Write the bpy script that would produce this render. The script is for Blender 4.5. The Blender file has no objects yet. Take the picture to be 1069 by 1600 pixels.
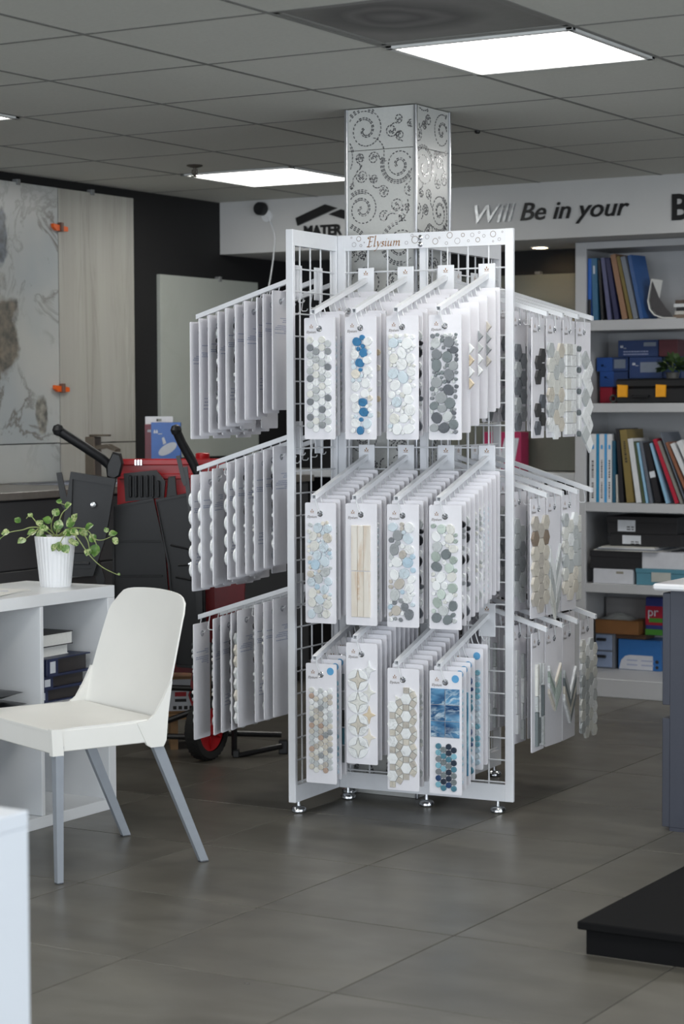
import bpy, math, random
from mathutils import Vector, Matrix
R = math.radians
SC = bpy.context.scene
COL = SC.collection
random.seed(7)

# ------------------------------------------------------------------ camera
cam_d = bpy.data.cameras.new('camera')
cam = bpy.data.objects.new('camera', cam_d); COL.objects.link(cam)
cam_d.sensor_fit = 'VERTICAL'; cam_d.sensor_height = 36.0; cam_d.sensor_width = 36.0
cam_d.lens = 73.51
cam_d.clip_start = 0.05; cam_d.clip_end = 100
cam.matrix_world = (Matrix.Translation((0, 0, 1.382)) @ Matrix.Rotation(0.5358, 4, 'Z')
                    @ Matrix.Rotation(math.pi/2 - 0.0514, 4, 'X') @ Matrix.Rotation(-0.004, 4, 'Z'))
cam_d.dof.use_dof = True; cam_d.dof.focus_distance = 6.9; cam_d.dof.aperture_fstop = 4.5
SC.camera = cam

# ------------------------------------------------------------------ light
w = bpy.data.worlds.new('world'); SC.world = w; w.use_nodes = True
w.node_tree.nodes['Background'].inputs[0].default_value = (0.75, 0.86, 1.0, 1)
w.node_tree.nodes['Background'].inputs[1].default_value = 0.6

def area(name, loc, sx, sy, power, color, rot):
    l = bpy.data.lights.new(name, 'AREA'); l.shape = 'RECTANGLE'; l.size = sx; l.size_y = sy
    l.energy = power; l.color = color
    o = bpy.data.objects.new(name, l); COL.objects.link(o); o.location = loc; o.rotation_euler = rot
    return o
LED = 13.0                                  # radiance of the LED ceiling panels
DAY = (0.87, 0.935, 1.0)
area('unseen_window_daylight', (-1.6, -2.38, 1.30), 7.0, 1.9, 285, DAY, (R(90), 0, 0))  # lamp in the unseen front window, added to light rack and chair
area('unseen_window_daylight', (3.18, 2.6, 1.30), 1.9, 6.0, 165, DAY, (0, R(90), 0))  # lamp in the unseen side windows, added to brighten right-facing surfaces
WARM = (1.0, 0.98, 0.95)
for lx, ly in ((-2.717, 3.186), (-5.156, 3.186), (-2.717, 0.75), (-0.28, 3.186), (-0.28, 5.62), (-0.28, 8.06), (-2.717, 8.06)):
    area('led_panel', (lx, ly, 2.405), 0.56, 0.56, 17, WARM, (0, 0, 0))

SC.view_settings.view_transform = 'Standard'
SC.view_settings.look = 'None'
SC.view_settings.exposure = 0.0
SC.view_settings.gamma = 1.0
SC.view_settings.use_curve_mapping = False

# ------------------------------------------------------------------ helpers
def lin(c):
    c = c/255.0
    return c/12.92 if c <= 0.04045 else ((c+0.055)/1.055)**2.4
def rgb(r, g, b): return (lin(r), lin(g), lin(b), 1)

def mat(name, c, rough=0.5, metal=0.0, var=0.06, scale=25.0, bump=0.0, spec=0.5, coat=0.0, emit=0.0, trans=0.0):
    """Principled material with a little procedural colour variation; c is 0-255 sRGB."""
    m = bpy.data.materials.new(name); m.use_nodes = True
    nt = m.node_tree; b = nt.nodes['Principled BSDF']
    b.inputs['Roughness'].default_value = rough; b.inputs['Metallic'].default_value = metal
    b.inputs['Specular IOR Level'].default_value = spec
    if coat: b.inputs['Coat Weight'].default_value = coat; b.inputs['Coat Roughness'].default_value = 0.08
    if trans: b.inputs['Transmission Weight'].default_value = trans
    col = rgb(*c)
    if emit:
        b.inputs['Emission Color'].default_value = col; b.inputs['Emission Strength'].default_value = emit
    b.inputs['Base Color'].default_value = col
    if var or bump:
        tc = nt.nodes.new('ShaderNodeTexCoord'); n = nt.nodes.new('ShaderNodeTexNoise')
        n.inputs['Scale'].default_value = scale; n.inputs['Detail'].default_value = 4
        nt.links.new(tc.outputs['Object'], n.inputs['Vector'])
        if var:
            cr = nt.nodes.new('ShaderNodeValToRGB')
            cr.color_ramp.elements[0].position = 0.3; cr.color_ramp.elements[1].position = 0.7
            cr.color_ramp.elements[0].color = tuple(x*(1-var) for x in col[:3])+(1,)
            cr.color_ramp.elements[1].color = tuple(min(1, x*(1+var)) for x in col[:3])+(1,)
            nt.links.new(n.outputs['Fac'], cr.inputs['Fac']); nt.links.new(cr.outputs['Color'], b.inputs['Base Color'])
        if bump:
            bp = nt.nodes.new('ShaderNodeBump'); bp.inputs['Strength'].default_value = bump; bp.inputs['Distance'].default_value = 0.002
            nt.links.new(n.outputs['Fac'], bp.inputs['Height']); nt.links.new(bp.outputs['Normal'], b.inputs['Normal'])
    return m

def marble(name, base, vein, vscale=3.0, vwidth=0.035, rough=0.25, stretch=(1, 1, 1), cloud=None, blobs=(), rand=False, contrast=1.0):
    m = bpy.data.materials.new(name); m.use_nodes = True
    nt = m.node_tree; L = nt.links.new; b = nt.nodes['Principled BSDF']
    b.inputs['Roughness'].default_value = rough
    tc = nt.nodes.new('ShaderNodeTexCoord'); mp = nt.nodes.new('ShaderNodeMapping'); mp.inputs['Scale'].default_value = stretch
    L(tc.outputs['Object'], mp.inputs['Vector'])
    src = mp.outputs['Vector']
    if rand:
        oi = nt.nodes.new('ShaderNodeObjectInfo'); ml = nt.nodes.new('ShaderNodeMath'); ml.operation = 'MULTIPLY'; ml.inputs[1].default_value = 37.0
        L(oi.outputs['Random'], ml.inputs[0])
        va = nt.nodes.new('ShaderNodeVectorMath'); va.operation = 'ADD'; L(src, va.inputs[0]); L(ml.outputs[0], va.inputs[1]); src = va.outputs[0]
    n = nt.nodes.new('ShaderNodeTexNoise'); n.inputs['Scale'].default_value = vscale; n.inputs['Detail'].default_value = 6
    n.inputs['Roughness'].default_value = 0.6; n.inputs['Distortion'].default_value = 0.8
    L(src, n.inputs['Vector'])
    cr = nt.nodes.new('ShaderNodeValToRGB'); e = cr.color_ramp.elements
    e[0].position = 0.5-vwidth; e[0].color = (0, 0, 0, 1); e[1].position = 0.5+vwidth; e[1].color = (0, 0, 0, 1)
    k = e.new(0.5); k.color = (1, 1, 1, 1)
    L(n.outputs['Fac'], cr.inputs['Fac'])
    n2 = nt.nodes.new('ShaderNodeTexNoise'); n2.inputs['Scale'].default_value = vscale*0.7; n2.inputs['Detail'].default_value = 3
    L(src, n2.inputs['Vector'])
    cr2 = nt.nodes.new('ShaderNodeValToRGB'); cr2.color_ramp.elements[0].position = 0.35; cr2.color_ramp.elements[1].position = 0.68
    cr2.color_ramp.elements[0].color = rgb(*base); cr2.color_ramp.elements[1].color = rgb(*(cloud or base))
    L(n2.outputs['Fac'], cr2.inputs['Fac'])
    mul = nt.nodes.new('ShaderNodeMath'); mul.operation = 'MULTIPLY'; L(cr.outputs['Color'], mul.inputs[0])
    n3 = nt.nodes.new('ShaderNodeTexNoise'); n3.inputs['Scale'].default_value = vscale*0.5; L(src, n3.inputs['Vector'])
    cr3 = nt.nodes.new('ShaderNodeValToRGB'); cr3.color_ramp.elements[0].position = 0.42; cr3.color_ramp.elements[1].position = 0.6
    L(n3.outputs['Fac'], cr3.inputs['Fac']); L(cr3.outputs['Color'], mul.inputs[1])
    m2 = nt.nodes.new('ShaderNodeMath'); m2.operation = 'MULTIPLY'; m2.inputs[1].default_value = contrast; L(mul.outputs[0], m2.inputs[0])
    mx = nt.nodes.new('ShaderNodeMixRGB'); L(m2.outputs[0], mx.inputs['Fac']); L(cr2.outputs['Color'], mx.inputs['Color1']); mx.inputs['Color2'].default_value = rgb(*vein)
    out = mx.outputs['Color']
    for (p, rx, rz, cb) in blobs:                     # veined inclusions of the stone, in slab coordinates
        sub = nt.nodes.new('ShaderNodeVectorMath'); sub.operation = 'SUBTRACT'; L(tc.outputs['Object'], sub.inputs[0]); sub.inputs[1].default_value = p
        sc = nt.nodes.new('ShaderNodeVectorMath'); sc.operation = 'MULTIPLY'; L(sub.outputs[0], sc.inputs[0]); sc.inputs[1].default_value = (0, 1/rx, 1/rz)
        ln = nt.nodes.new('ShaderNodeVectorMath'); ln.operation = 'LENGTH'; L(sc.outputs[0], ln.inputs[0])
        nz = nt.nodes.new('ShaderNodeTexNoise'); nz.inputs['Scale'].default_value = 9; nz.inputs['Detail'].default_value = 6; L(tc.outputs['Object'], nz.inputs['Vector'])
        ad = nt.nodes.new('ShaderNodeMath'); ad.operation = 'MULTIPLY_ADD'; L(nz.outputs['Fac'], ad.inputs[0]); ad.inputs[1].default_value = 1.6; L(ln.outputs['Value'], ad.inputs[2])
        c4 = nt.nodes.new('ShaderNodeValToRGB'); c4.color_ramp.elements[0].position = 0.0; c4.color_ramp.elements[0].color = (1, 1, 1, 1)
        mr = nt.nodes.new('ShaderNodeMapRange'); mr.inputs['From Min'].default_value = 1.55; mr.inputs['From Max'].default_value = 1.8
        mr.inputs['To Min'].default_value = 0.85; mr.inputs['To Max'].default_value = 0.0; L(ad.outputs[0], mr.inputs['Value'])
        nz2 = nt.nodes.new('ShaderNodeTexNoise'); nz2.inputs['Scale'].default_value = 24; nz2.inputs['Detail'].default_value = 5; L(tc.outputs['Object'], nz2.inputs['Vector'])
        c5 = nt.nodes.new('ShaderNodeValToRGB'); c5.color_ramp.elements[0].position = 0.35; c5.color_ramp.elements[1].position = 0.65
        c5.color_ramp.elements[0].color = rgb(*[x*0.45 for x in cb]); c5.color_ramp.elements[1].color = rgb(*cb); L(nz2.outputs['Fac'], c5.inputs['Fac'])
        m3 = nt.nodes.new('ShaderNodeMixRGB'); L(mr.outputs['Result'], m3.inputs['Fac']); L(out, m3.inputs['Color1']); L(c5.outputs['Color'], m3.inputs['Color2'])
        out = m3.outputs['Color']
    L(out, b.inputs['Base Color'])
    return m

class MB:
    """collects faces of one mesh"""
    def __init__(s): s.v = []; s.f = []; s.m = []; s.sm = []
    def add(s, vs, fs, mi=0, M=None, smooth=False):
        o = len(s.v)
        s.v += [tuple(M @ Vector(p)) for p in vs] if M is not None else [tuple(p) for p in vs]
        for f in fs: s.f.append([i+o for i in f]); s.m.append(mi); s.sm.append(smooth)
        return s
    def box(s, x0, x1, y0, y1, z0, z1, c=0.0, mi=0, M=None):
        if x0 > x1: x0, x1 = x1, x0
        if y0 > y1: y0, y1 = y1, y0
        if z0 > z1: z0, z1 = z1, z0
        c = min(c, (x1-x0)*.45, (y1-y0)*.45, (z1-z0)*.45)
        if c <= 0:
            vs = [(x, y, z) for x in (x0, x1) for y in (y0, y1) for z in (z0, z1)]
            return s.add(vs, [(0, 1, 3, 2), (4, 6, 7, 5), (0, 4, 5, 1), (2, 3, 7, 6), (0, 2, 6, 4), (1, 5, 7, 3)], mi, M)
        vs = []; ix = {}
        for i, x in enumerate((x0, x1)):
            for j, y in enumerate((y0, y1)):
                for k, z in enumerate((z0, z1)):
                    dx, dy, dz = c*(1-2*i), c*(1-2*j), c*(1-2*k)
                    for a, p in enumerate(((x, y+dy, z+dz), (x+dx, y, z+dz), (x+dx, y+dy, z))):
                        ix[i, j, k, a] = len(vs); vs.append(p)
        g = lambda *k: ix[k]
        fs = [(g(0,0,0,0), g(0,0,1,0), g(0,1,1,0), g(0,1,0,0)), (g(1,0,0,0), g(1,1,0,0), g(1,1,1,0), g(1,0,1,0)),
              (g(0,0,0,1), g(1,0,0,1), g(1,0,1,1), g(0,0,1,1)), (g(0,1,0,1), g(0,1,1,1), g(1,1,1,1), g(1,1,0,1)),
              (g(0,0,0,2), g(0,1,0,2), g(1,1,0,2), g(1,0,0,2)), (g(0,0,1,2), g(1,0,1,2), g(1,1,1,2), g(0,1,1,2))]
        for i in (0, 1):
            for j in (0, 1):
                fs += [(g(i,j,0,0), g(i,j,0,1), g(i,j,1,1), g(i,j,1,0)), (g(i,0,j,0), g(i,0,j,2), g(i,1,j,2), g(i,1,j,0)),
                       (g(0,i,j,1), g(0,i,j,2), g(1,i,j,2), g(1,i,j,1))]
                for k in (0, 1): fs.append((g(i,j,k,0), g(i,j,k,1), g(i,j,k,2)))
        return s.add(vs, fs, mi, M)
    def prism(s, pts, a0, a1, axis='y', mi=0, M=None, inset=0.0):
        """polygon in the two other axes extruded from a0 to a1 along axis; inset bevels the a0 side"""
        n = len(pts)
        def P(u, v, a): return (u, a, v) if axis == 'y' else ((a, u, v) if axis == 'x' else (u, v, a))
        fs = []
        if inset:
            cu = sum(p[0] for p in pts)/n; cv = sum(p[1] for p in pts)/n
            rr = max(1e-6, sum(math.hypot(p[0]-cu, p[1]-cv) for p in pts)/n); k = 1-inset/rr
            top = [(cu+(u-cu)*k, cv+(v-cv)*k) for u, v in pts]; am = a0+(a1-a0)*min(.5, inset/abs(a1-a0))
            vs = [P(u, v, a0) for u, v in top]+[P(u, v, am) for u, v in pts]+[P(u, v, a1) for u, v in pts]
            for r_ in (0, 1): fs += [(r_*n+i, r_*n+(i+1) % n, (r_+1)*n+(i+1) % n, (r_+1)*n+i) for i in range(n)]
            fs += [tuple(range(n))[::-1], tuple(range(2*n, 3*n))]
        else:
            vs = [P(u, v, a0) for u, v in pts]+[P(u, v, a1) for u, v in pts]
            fs = [(i, (i+1) % n, n+(i+1) % n, n+i) for i in range(n)]+[tuple(range(n))[::-1], tuple(range(n, 2*n))]
        return s.add(vs, fs, mi, M)
    def tube(s, path, r, n=8, mi=0, M=None, closed=False):
        pts = [Vector(p) for p in path]; N = len(pts); rs = r if isinstance(r, (list, tuple)) else [r]*N
        vs = []; up = None
        for i, p in enumerate(pts):
            if closed: t = pts[(i+1) % N]-pts[i-1]
            else: t = (pts[min(i+1, N-1)]-pts[max(i-1, 0)])
            t.normalize()
            if up is None: up = Vector((0, 0, 1)) if abs(t.z) < .9 else Vector((1, 0, 0))
            a = t.cross(up); a.normalize(); b = a.cross(t); up = b
            for k in range(n):
                th = 2*math.pi*k/n; vs.append(p+(a*math.cos(th)+b*math.sin(th))*rs[i])
        fs = []
        for i in range(N if closed else N-1):
            j = (i+1) % N
            fs += [(i*n+k, i*n+(k+1) % n, j*n+(k+1) % n, j*n+k) for k in range(n)]
        s.add(vs, fs, mi, M, True)
        if not closed:
            o = len(s.v)-len(vs)
            s.f += [[o+k for k in range(n)][::-1], [o+(N-1)*n+k for k in range(n)]]; s.m += [mi, mi]; s.sm += [False, False]
        return s
    def lathe(s, prof, n=24, mi=0, M=None, flute=None, cap=True):
        vs = []; N = len(prof)
        for i, (r, z) in enumerate(prof):
            for k in range(n):
                th = 2*math.pi*k/n; q = r*(1+(flute if (flute and k % 2) else 0))
                vs.append((q*math.cos(th), q*math.sin(th), z))
        fs = [(i*n+k, i*n+(k+1) % n, (i+1)*n+(k+1) % n, (i+1)*n+k) for i in range(N-1) for k in range(n)]
        s.add(vs, fs, mi, M, flute is None)
        o = len(s.v)-len(vs)
        if cap and prof[0][0] > 1e-6: s.f.append([o+k for k in range(n)][::-1]); s.m.append(mi); s.sm.append(False)
        if cap and prof[-1][0] > 1e-6: s.f.append([o+(N-1)*n+k for k in range(n)]); s.m.append(mi); s.sm.append(False)
        return s
    def mesh(s, name, mats):
        me = bpy.data.meshes.new(name); me.from_pydata(s.v, [], s.f); me.update()
        for m in (mats if isinstance(mats, (list, tuple)) else [mats]): me.materials.append(m)
        me.polygons.foreach_set('material_index', s.m); me.polygons.foreach_set('use_smooth', s.sm)
        if any(s.sm):
            try: me.set_sharp_from_angle(angle=R(40))
            except Exception: pass
        import bmesh
        bm = bmesh.new(); bm.from_mesh(me); bmesh.ops.recalc_face_normals(bm, faces=bm.faces); bm.to_mesh(me); bm.free()
        return me

def obj(name, mb, mats=None, parent=None, loc=None, rot=None, label=None, kind=None):
    me = mb if isinstance(mb, bpy.types.Mesh) else mb.mesh(name, mats)
    o = bpy.data.objects.new(name, me); COL.objects.link(o)
    if parent: o.parent = parent
    if loc is not None: o.location = loc
    if rot is not None: o.rotation_euler = (0, 0, rot) if isinstance(rot, (int, float)) else rot
    if label: o['label'] = label
    if kind: o['kind'] = kind
    return o
def tag(o, label, cat, group=None):
    o['label'] = label; o['category'] = cat
    if group: o['group'] = group
    return o
def thing(name, label, cat, loc=(0, 0, 0), rot=0, group=None):
    o = bpy.data.objects.new(name, None); COL.objects.link(o); o.location = loc
    o.rotation_euler = (0, 0, rot) if isinstance(rot, (int, float)) else rot
    o.empty_display_size = 0.05
    return tag(o, label, cat, group)
def struct(name, mb, mats, **k):
    o = obj(name, mb, mats, **k); o['kind'] = 'structure'; return o

def text_mesh(s, size, ext=0.002, shear=0.0, bold=0.0, space=1.0):
    cu = bpy.data.curves.new('lettering', 'FONT'); cu.body = s; cu.size = size; cu.extrude = ext; cu.shear = shear; cu.offset = bold; cu.space_character = space
    cu.resolution_u = 3
    o = bpy.data.objects.new('lettering', cu); COL.objects.link(o)
    dg = bpy.context.evaluated_depsgraph_get(); me = bpy.data.meshes.new_from_object(o.evaluated_get(dg))
    bpy.data.objects.remove(o); bpy.data.curves.remove(cu)
    return me
def xmax(me): return max((v.co.x for v in me.vertices), default=0)
def lettering(s, size, m, parent, loc, rot, scale_x=1.0, **k):
    """letters of a sign, each its own piece; returns nothing"""
    for i, ch in enumerate(s):
        if ch == ' ': continue
        me = text_mesh(ch, size, **k); off = xmax(text_mesh(s[:i+1], size, **k))-xmax(me)
        for v in me.vertices: v.co.x = (v.co.x+off)*scale_x
        me.materials.append(m)
        obj('letter', me, None, parent, loc, rot)

# ------------------------------------------------------------------ materials
M_white = mat('white_paint', (214, 216, 218), 0.45, var=0.02, scale=12)
M_powder = mat('white_powder_coat', (224, 226, 230), 0.38, var=0.015, scale=40)
M_wire = mat('white_wire', (215, 217, 220), 0.4, var=0.02)
M_card = mat('white_card', (228, 227, 232), 0.5, var=0.012, scale=60)
M_wall = mat('wall_white', (188, 188, 187), 0.7, var=0.03, scale=4)
M_black = mat('wall_black', (17, 17, 19), 0.75, var=0.1, scale=5)
M_blackpl = mat('black_plastic', (19, 20, 23), 0.5, var=0.1, scale=60, bump=0.15)
M_blackmt = mat('black_metal', (20, 20, 22), 0.4, var=0.05)
M_chrome = mat('chrome', (205, 208, 212), 0.18, 1.0, var=0.02)
M_alu = mat('aluminium', (190, 192, 196), 0.28, 1.0, var=0.03)
M_gold = mat('gold_print', (146, 102, 54), 0.45, var=0.05)
M_greyprint = mat('grey_print', (128, 122, 120), 0.6, var=0.03)
M_blueprint = mat('blue_grey_print', (150, 158, 186), 0.6, var=0.03)
M_signblack = mat('sign_black', (18, 18, 19), 0.35, var=0.05)
M_signsilver = mat('sign_mirror', (150, 154, 158), 0.32, 1.0, var=0.25, scale=60)

# ------------------------------------------------------------------ structure
def floor_mat():
    m = bpy.data.materials.new('floor_porcelain'); m.use_nodes = True
    nt = m.node_tree; L = nt.links.new; b = nt.nodes['Principled BSDF']
    tc = nt.nodes.new('ShaderNodeTexCoord'); oi = nt.nodes.new('ShaderNodeObjectInfo')
    ml = nt.nodes.new('ShaderNodeMath'); ml.operation = 'MULTIPLY'; ml.inputs[1].default_value = 50; L(oi.outputs['Random'], ml.inputs[0])
    va = nt.nodes.new('ShaderNodeVectorMath'); va.operation = 'ADD'; L(tc.outputs['Object'], va.inputs[0]); L(ml.outputs[0], va.inputs[1])
    mp = nt.nodes.new('ShaderNodeMapping'); mp.inputs['Scale'].default_value = (1.3, 3.0, 1); mp.inputs['Rotation'].default_value = (0, 0, R(14)); L(va.outputs[0], mp.inputs['Vector'])
    n = nt.nodes.new('ShaderNodeTexNoise'); n.inputs['Scale'].default_value = 1.7; n.inputs['Detail'].default_value = 7; n.inputs['Distortion'].default_value = 1.0; L(mp.outputs[0], n.inputs['Vector'])
    cr = nt.nodes.new('ShaderNodeValToRGB'); cr.color_ramp.elements[0].position = 0.32; cr.color_ramp.elements[1].position = 0.72
    cr.color_ramp.elements[0].color = rgb(84, 81, 74); cr.color_ramp.elements[1].color = rgb(103, 100, 92)
    L(n.outputs['Fac'], cr.inputs['Fac'])
    hs = nt.nodes.new('ShaderNodeHueSaturation'); mr = nt.nodes.new('ShaderNodeMapRange'); mr.inputs['To Min'].default_value = 0.93; mr.inputs['To Max'].default_value = 1.07
    L(oi.outputs['Random'], mr.inputs['Value']); L(mr.outputs[0], hs.inputs['Value']); L(cr.outputs[0], hs.inputs['Color']); L(hs.outputs[0], b.inputs['Base Color'])
    n2 = nt.nodes.new('ShaderNodeTexNoise'); n2.inputs['Scale'].default_value = 6; L(va.outputs[0], n2.inputs['Vector'])
    m2 = nt.nodes.new('ShaderNodeMapRange'); m2.inputs['To Min'].default_value = 0.24; m2.inputs['To Max'].default_value = 0.42; L(n2.outputs['Fac'], m2.inputs['Value']); L(m2.outputs[0], b.inputs['Roughness'])
    return m
M_floor = floor_mat(); M_grout = mat('grout', (52, 51, 48), 0.85)
M_ceil = mat('ceiling_board', (198, 199, 192), 0.9, var=0.03, scale=90, bump=0.35)
M_bar = mat('ceiling_bar', (118, 118, 114), 0.6)
T = 0.6096
XL, XR, YF, YB = -6.05, 3.2, -2.4, 9.6
fl = struct('floor', MB().box(XL-.1, XR+.1, YF-.1, YB+.1, -0.05, -0.0025), M_grout)
tile_me = MB().box(-T/2+.0020, T/2-.0020, -T/2+.0020, T/2-.0020, -0.012, 0, c=.0010).mesh('tile', M_floor)
FX, FY = -3.719, 4.771
for i in range(-4, 12):
    for j in range(-12, 9):
        cx, cy = FX+(i+.5)*T, FY+(j+.5)*T
        if XL-.3 < cx < XR+.3 and YF < cy < YB+.25 and (cx > XL or 1):
            obj('tile', tile_me, None, fl, (cx, cy, 0))
ZC = 2.42; GX, GY = -3.022, 4.714
ce = struct('ceiling', MB().box(XL-.1, XR+.1, YF-.1, YB+.1, ZC+.02, ZC+.10), M_ceil)
pan_me = MB().box(-T/2+.007, T/2-.007, -T/2+.007, T/2-.007, ZC-.0015, ZC+.016, c=.0005).mesh('panel', M_ceil)
lights = {(0, 1): 1, (4, 5): 1, (4, 1): 1}
skip = {(0, 1), (4, 5), (4, 1), (0, 0)}
for n in range(-11, 6):
    for j in range(-12, 7):
        cx, cy = GX-(n-.5)*T, GY+(j+.5)*T
        if (n, j) in skip or cx < XL-.29 or cx > XR+.2 or cy < YF-.2 or cy > 8.97+.2: continue
        obj('panel', pan_me, None, ce, (cx, cy, 0))
barx = MB().box(-.0068, .0068, YF, 8.968, ZC-.0030, ZC+.019).mesh('grid_bar', M_bar)
bary = MB().box(XL, XR, -.0068, .0068, ZC-.0026, ZC+.0185).mesh('grid_bar', M_bar)
for n in range(-10, 5): obj('grid_bar', barx, None, ce, (GX-n*T, 0, 0))
for j in range(-11, 7): obj('grid_bar', bary, None, ce, (0, GY+j*T, 0))
struct('wall_left', MB().box(XL-.15, XL, YF, YB+.1, 0, ZC+.05), M_black)
struct('wall_back', MB().box(XL, XR, YB, YB+.12, 0, ZC+.05), M_black)
struct('wall_right', MB().box(XR, XR+.12, YF, -.45, 0, ZC+.05).box(XR, XR+.12, 5.65, YB+.1, 0, ZC+.05).box(XR, XR+.12, -.45, 5.65, 0, .3).box(XR, XR+.12, -.45, 5.65, 2.28, ZC+.05), M_wall)   # unseen side windows, added for the light on rack and chair
mb = MB()                                               # shop front behind the camera with an unseen window opening added for its light
mb.box(XL, -5.2, YF-.12, YF, 0, ZC+.05).box(2.0, XR, YF-.12, YF, 0, ZC+.05).box(-5.2, 2.0, YF-.12, YF, 0, .3).box(-5.2, 2.0, YF-.12, YF, 2.28, ZC+.05)
struct('wall_front', mb, M_wall)
struct('wall_header', MB().box(XL, XR, 8.97, YB, 2.153, ZC+.018, c=.002), M_wall)
# slab wall stands a little proud of the black wall

# ------------------------------------------------------------------ ceiling lights, vent, sprinkler
M_led = mat('led_diffuser', (255, 252, 246), 0.4, var=0, emit=LED)
M_frame = mat('light_frame', (205, 206, 204), 0.4)
def ceiling_light(n, j, label):
    t = thing('ceiling_light', label, 'ceiling light', (GX-(n-.5)*T, GY+(j+.5)*T, ZC), 0, 'square LED ceiling lights')
    h = T/2-.008; mb = MB()
    for a in (0, 1, 2, 3):
        mb.box(-h, h, -h, -h+.022, -.010, .012, c=.002, M=Matrix.Rotation(a*math.pi/2, 4, 'Z'))
    obj('frame', mb, M_frame, t)
    obj('diffuser', MB().box(-h+.023, h-.023, -h+.023, h-.023, -.004, .004), M_led, t)
ceiling_light(0, 1, 'bright square ceiling light beside the stained air vent')
ceiling_light(4, 5, 'bright square ceiling light near the back, beside the sprinkler head')
ceiling_light(4, 1, 'ceiling light cut off by the left edge, only its corner showing')
def vent_mat():
    m = mat('vent_sooty_grey', (112, 111, 107), 0.6, var=0.05, scale=20)
    nt = m.node_tree; L = nt.links.new; b = nt.nodes['Principled BSDF']
    src = b.inputs['Base Color'].links[0].from_socket
    tc = nt.nodes.new('ShaderNodeTexCoord'); nz = nt.nodes.new('ShaderNodeTexNoise'); nz.inputs['Scale'].default_value = 4; nz.inputs['Detail'].default_value = 4
    L(tc.outputs['Object'], nz.inputs['Vector'])
    mxv = nt.nodes.new('ShaderNodeMixRGB'); mxv.inputs['Fac'].default_value = 0.10; L(tc.outputs['Object'], mxv.inputs['Color1']); L(nz.outputs['Color'], mxv.inputs['Color2'])
    ln = nt.nodes.new('ShaderNodeVectorMath'); ln.operation = 'LENGTH'; L(mxv.outputs[0], ln.inputs[0])
    cr = nt.nodes.new('ShaderNodeValToRGB'); e = cr.color_ramp.elements
    e[0].position = 0.04; e[0].color = (.25, .25, .25, 1); e[1].position = 0.24; e[1].color = (0, 0, 0, 1)
    k = e.new(0.09); k.color = (.85, .85, .85, 1); k = e.new(0.12); k.color = (.35, .35, .35, 1); k = e.new(0.15); k.color = (.75, .75, .75, 1)
    L(ln.outputs['Value'], cr.inputs['Fac'])
    mx = nt.nodes.new('ShaderNodeMixRGB'); L(cr.outputs[0], mx.inputs['Fac']); L(src, mx.inputs['Color1']); mx.inputs['Color2'].default_value = rgb(40, 37, 33)
    L(mx.outputs[0], b.inputs['Base Color']); return m
t = thing('air_vent', 'dark sooty square air vent in the ceiling in front of the bright light', 'vent', (GX+.5*T, GY+.5*T, ZC))
mb = MB(); h = T/2-.008
for a in range(4): mb.box(-h, h, -h, -h+.02, -.002, .014, c=.002, M=Matrix.Rotation(a*math.pi/2, 4, 'Z'))
M_vent = vent_mat()
obj('frame', mb, M_bar, t)
obj('face_plate', MB().box(-h+.02, h-.02, -h+.02, h-.02, .001, .012), M_vent, t)
M_brz = mat('dull_bronze', (84, 78, 70), 0.55, 0.3)
t = thing('sprinkler', 'small fire sprinkler head hanging from the ceiling', 'sprinkler', (-5.1920, 7.5080, 2.4180))
obj('escutcheon', MB().lathe([(.034, 0), (.036, -.004), (.02, -.010), (.012, -.012)], 16), M_brz, t)
mb = MB().tube([(0, 0, -.01), (0, 0, -.045)], .007, 8)
mb.tube([(-.012, 0, -.018), (-.014, 0, -.034), (0, 0, -.048)], .003, 6).tube([(.012, 0, -.018), (.014, 0, -.034), (0, 0, -.048)], .003, 6)
obj('nozzle', mb, M_brz, t)
obj('deflector', MB().lathe([(.003, -.046), (.019, -.048), (.019, -.050), (.003, -.051)], 14), M_brz, t)
t = thing('ceiling_sensor', 'tiny black dot sensor on the ceiling right of the mosaic column', 'sensor', (-3.6370, 7.1440, 2.4180))
obj('sensor_body', MB().lathe([(.011, 0), (.011, -.008), (.006, -.012)], 12), M_blackmt, t)
t = thing('downlight', 'small round recessed downlight glowing in the soffit beside the bookcase', 'ceiling light', (-4.4450, 9.4100, 2.1530))
obj('trim_ring', MB().lathe([(.050, 0.001), (.052, -.005), (.040, -.006), (.038, 0.001)], 24, cap=False), M_white, t)
obj('lens', MB().lathe([(.001, -.003), (.037, -.003)], 24), mat('downlight_lens', (255, 244, 225), 0.4, var=0, emit=9), t)

# ------------------------------------------------------------------ header signs
t = thing('sign_lettering', 'slanted sign words on the white header, first word mirror silver, rest black', 'sign', (-4.602, 8.968, 2.245))
SG = dict(ext=.006, shear=.28)
full = text_mesh('Will Be in your', .118, **SG); sx = .815/xmax(full)
wl = 'Will Be in your'
for i, ch in enumerate(wl):
    if ch == ' ': continue
    me = text_mesh(ch, .118, bold=.0012, **SG); off = xmax(text_mesh(wl[:i+1], .118, **SG))-xmax(text_mesh(ch, .118, **SG))
    for v in me.vertices: v.co.x = (v.co.x+off)*sx
    me.materials.append(M_signsilver if i < 4 else M_signblack)
    obj('letter', me, None, t, (0, 0, 0), (R(90), 0, 0))
t = thing('sign_letter', 'big bold black letter B at the right edge of the header', 'sign', (-3.585, 8.968, 2.213))
lettering('B', .162, M_signblack, t, (0, 0, 0), (R(90), 0, 0), ext=.006, bold=.004)
t = thing('logo_sign', 'black roof-shaped logo over bold capital letters, half hidden by the mosaic column', 'sign', (-5.54, 8.966, 2.224))
obj('roof_slab', MB().prism([(-0.0440, 0.0930), (0.1290, 0.1530), (0.1980, 0.1310), (-0.0330, 0.0540)], -.008, .003), M_signblack, t)
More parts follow.
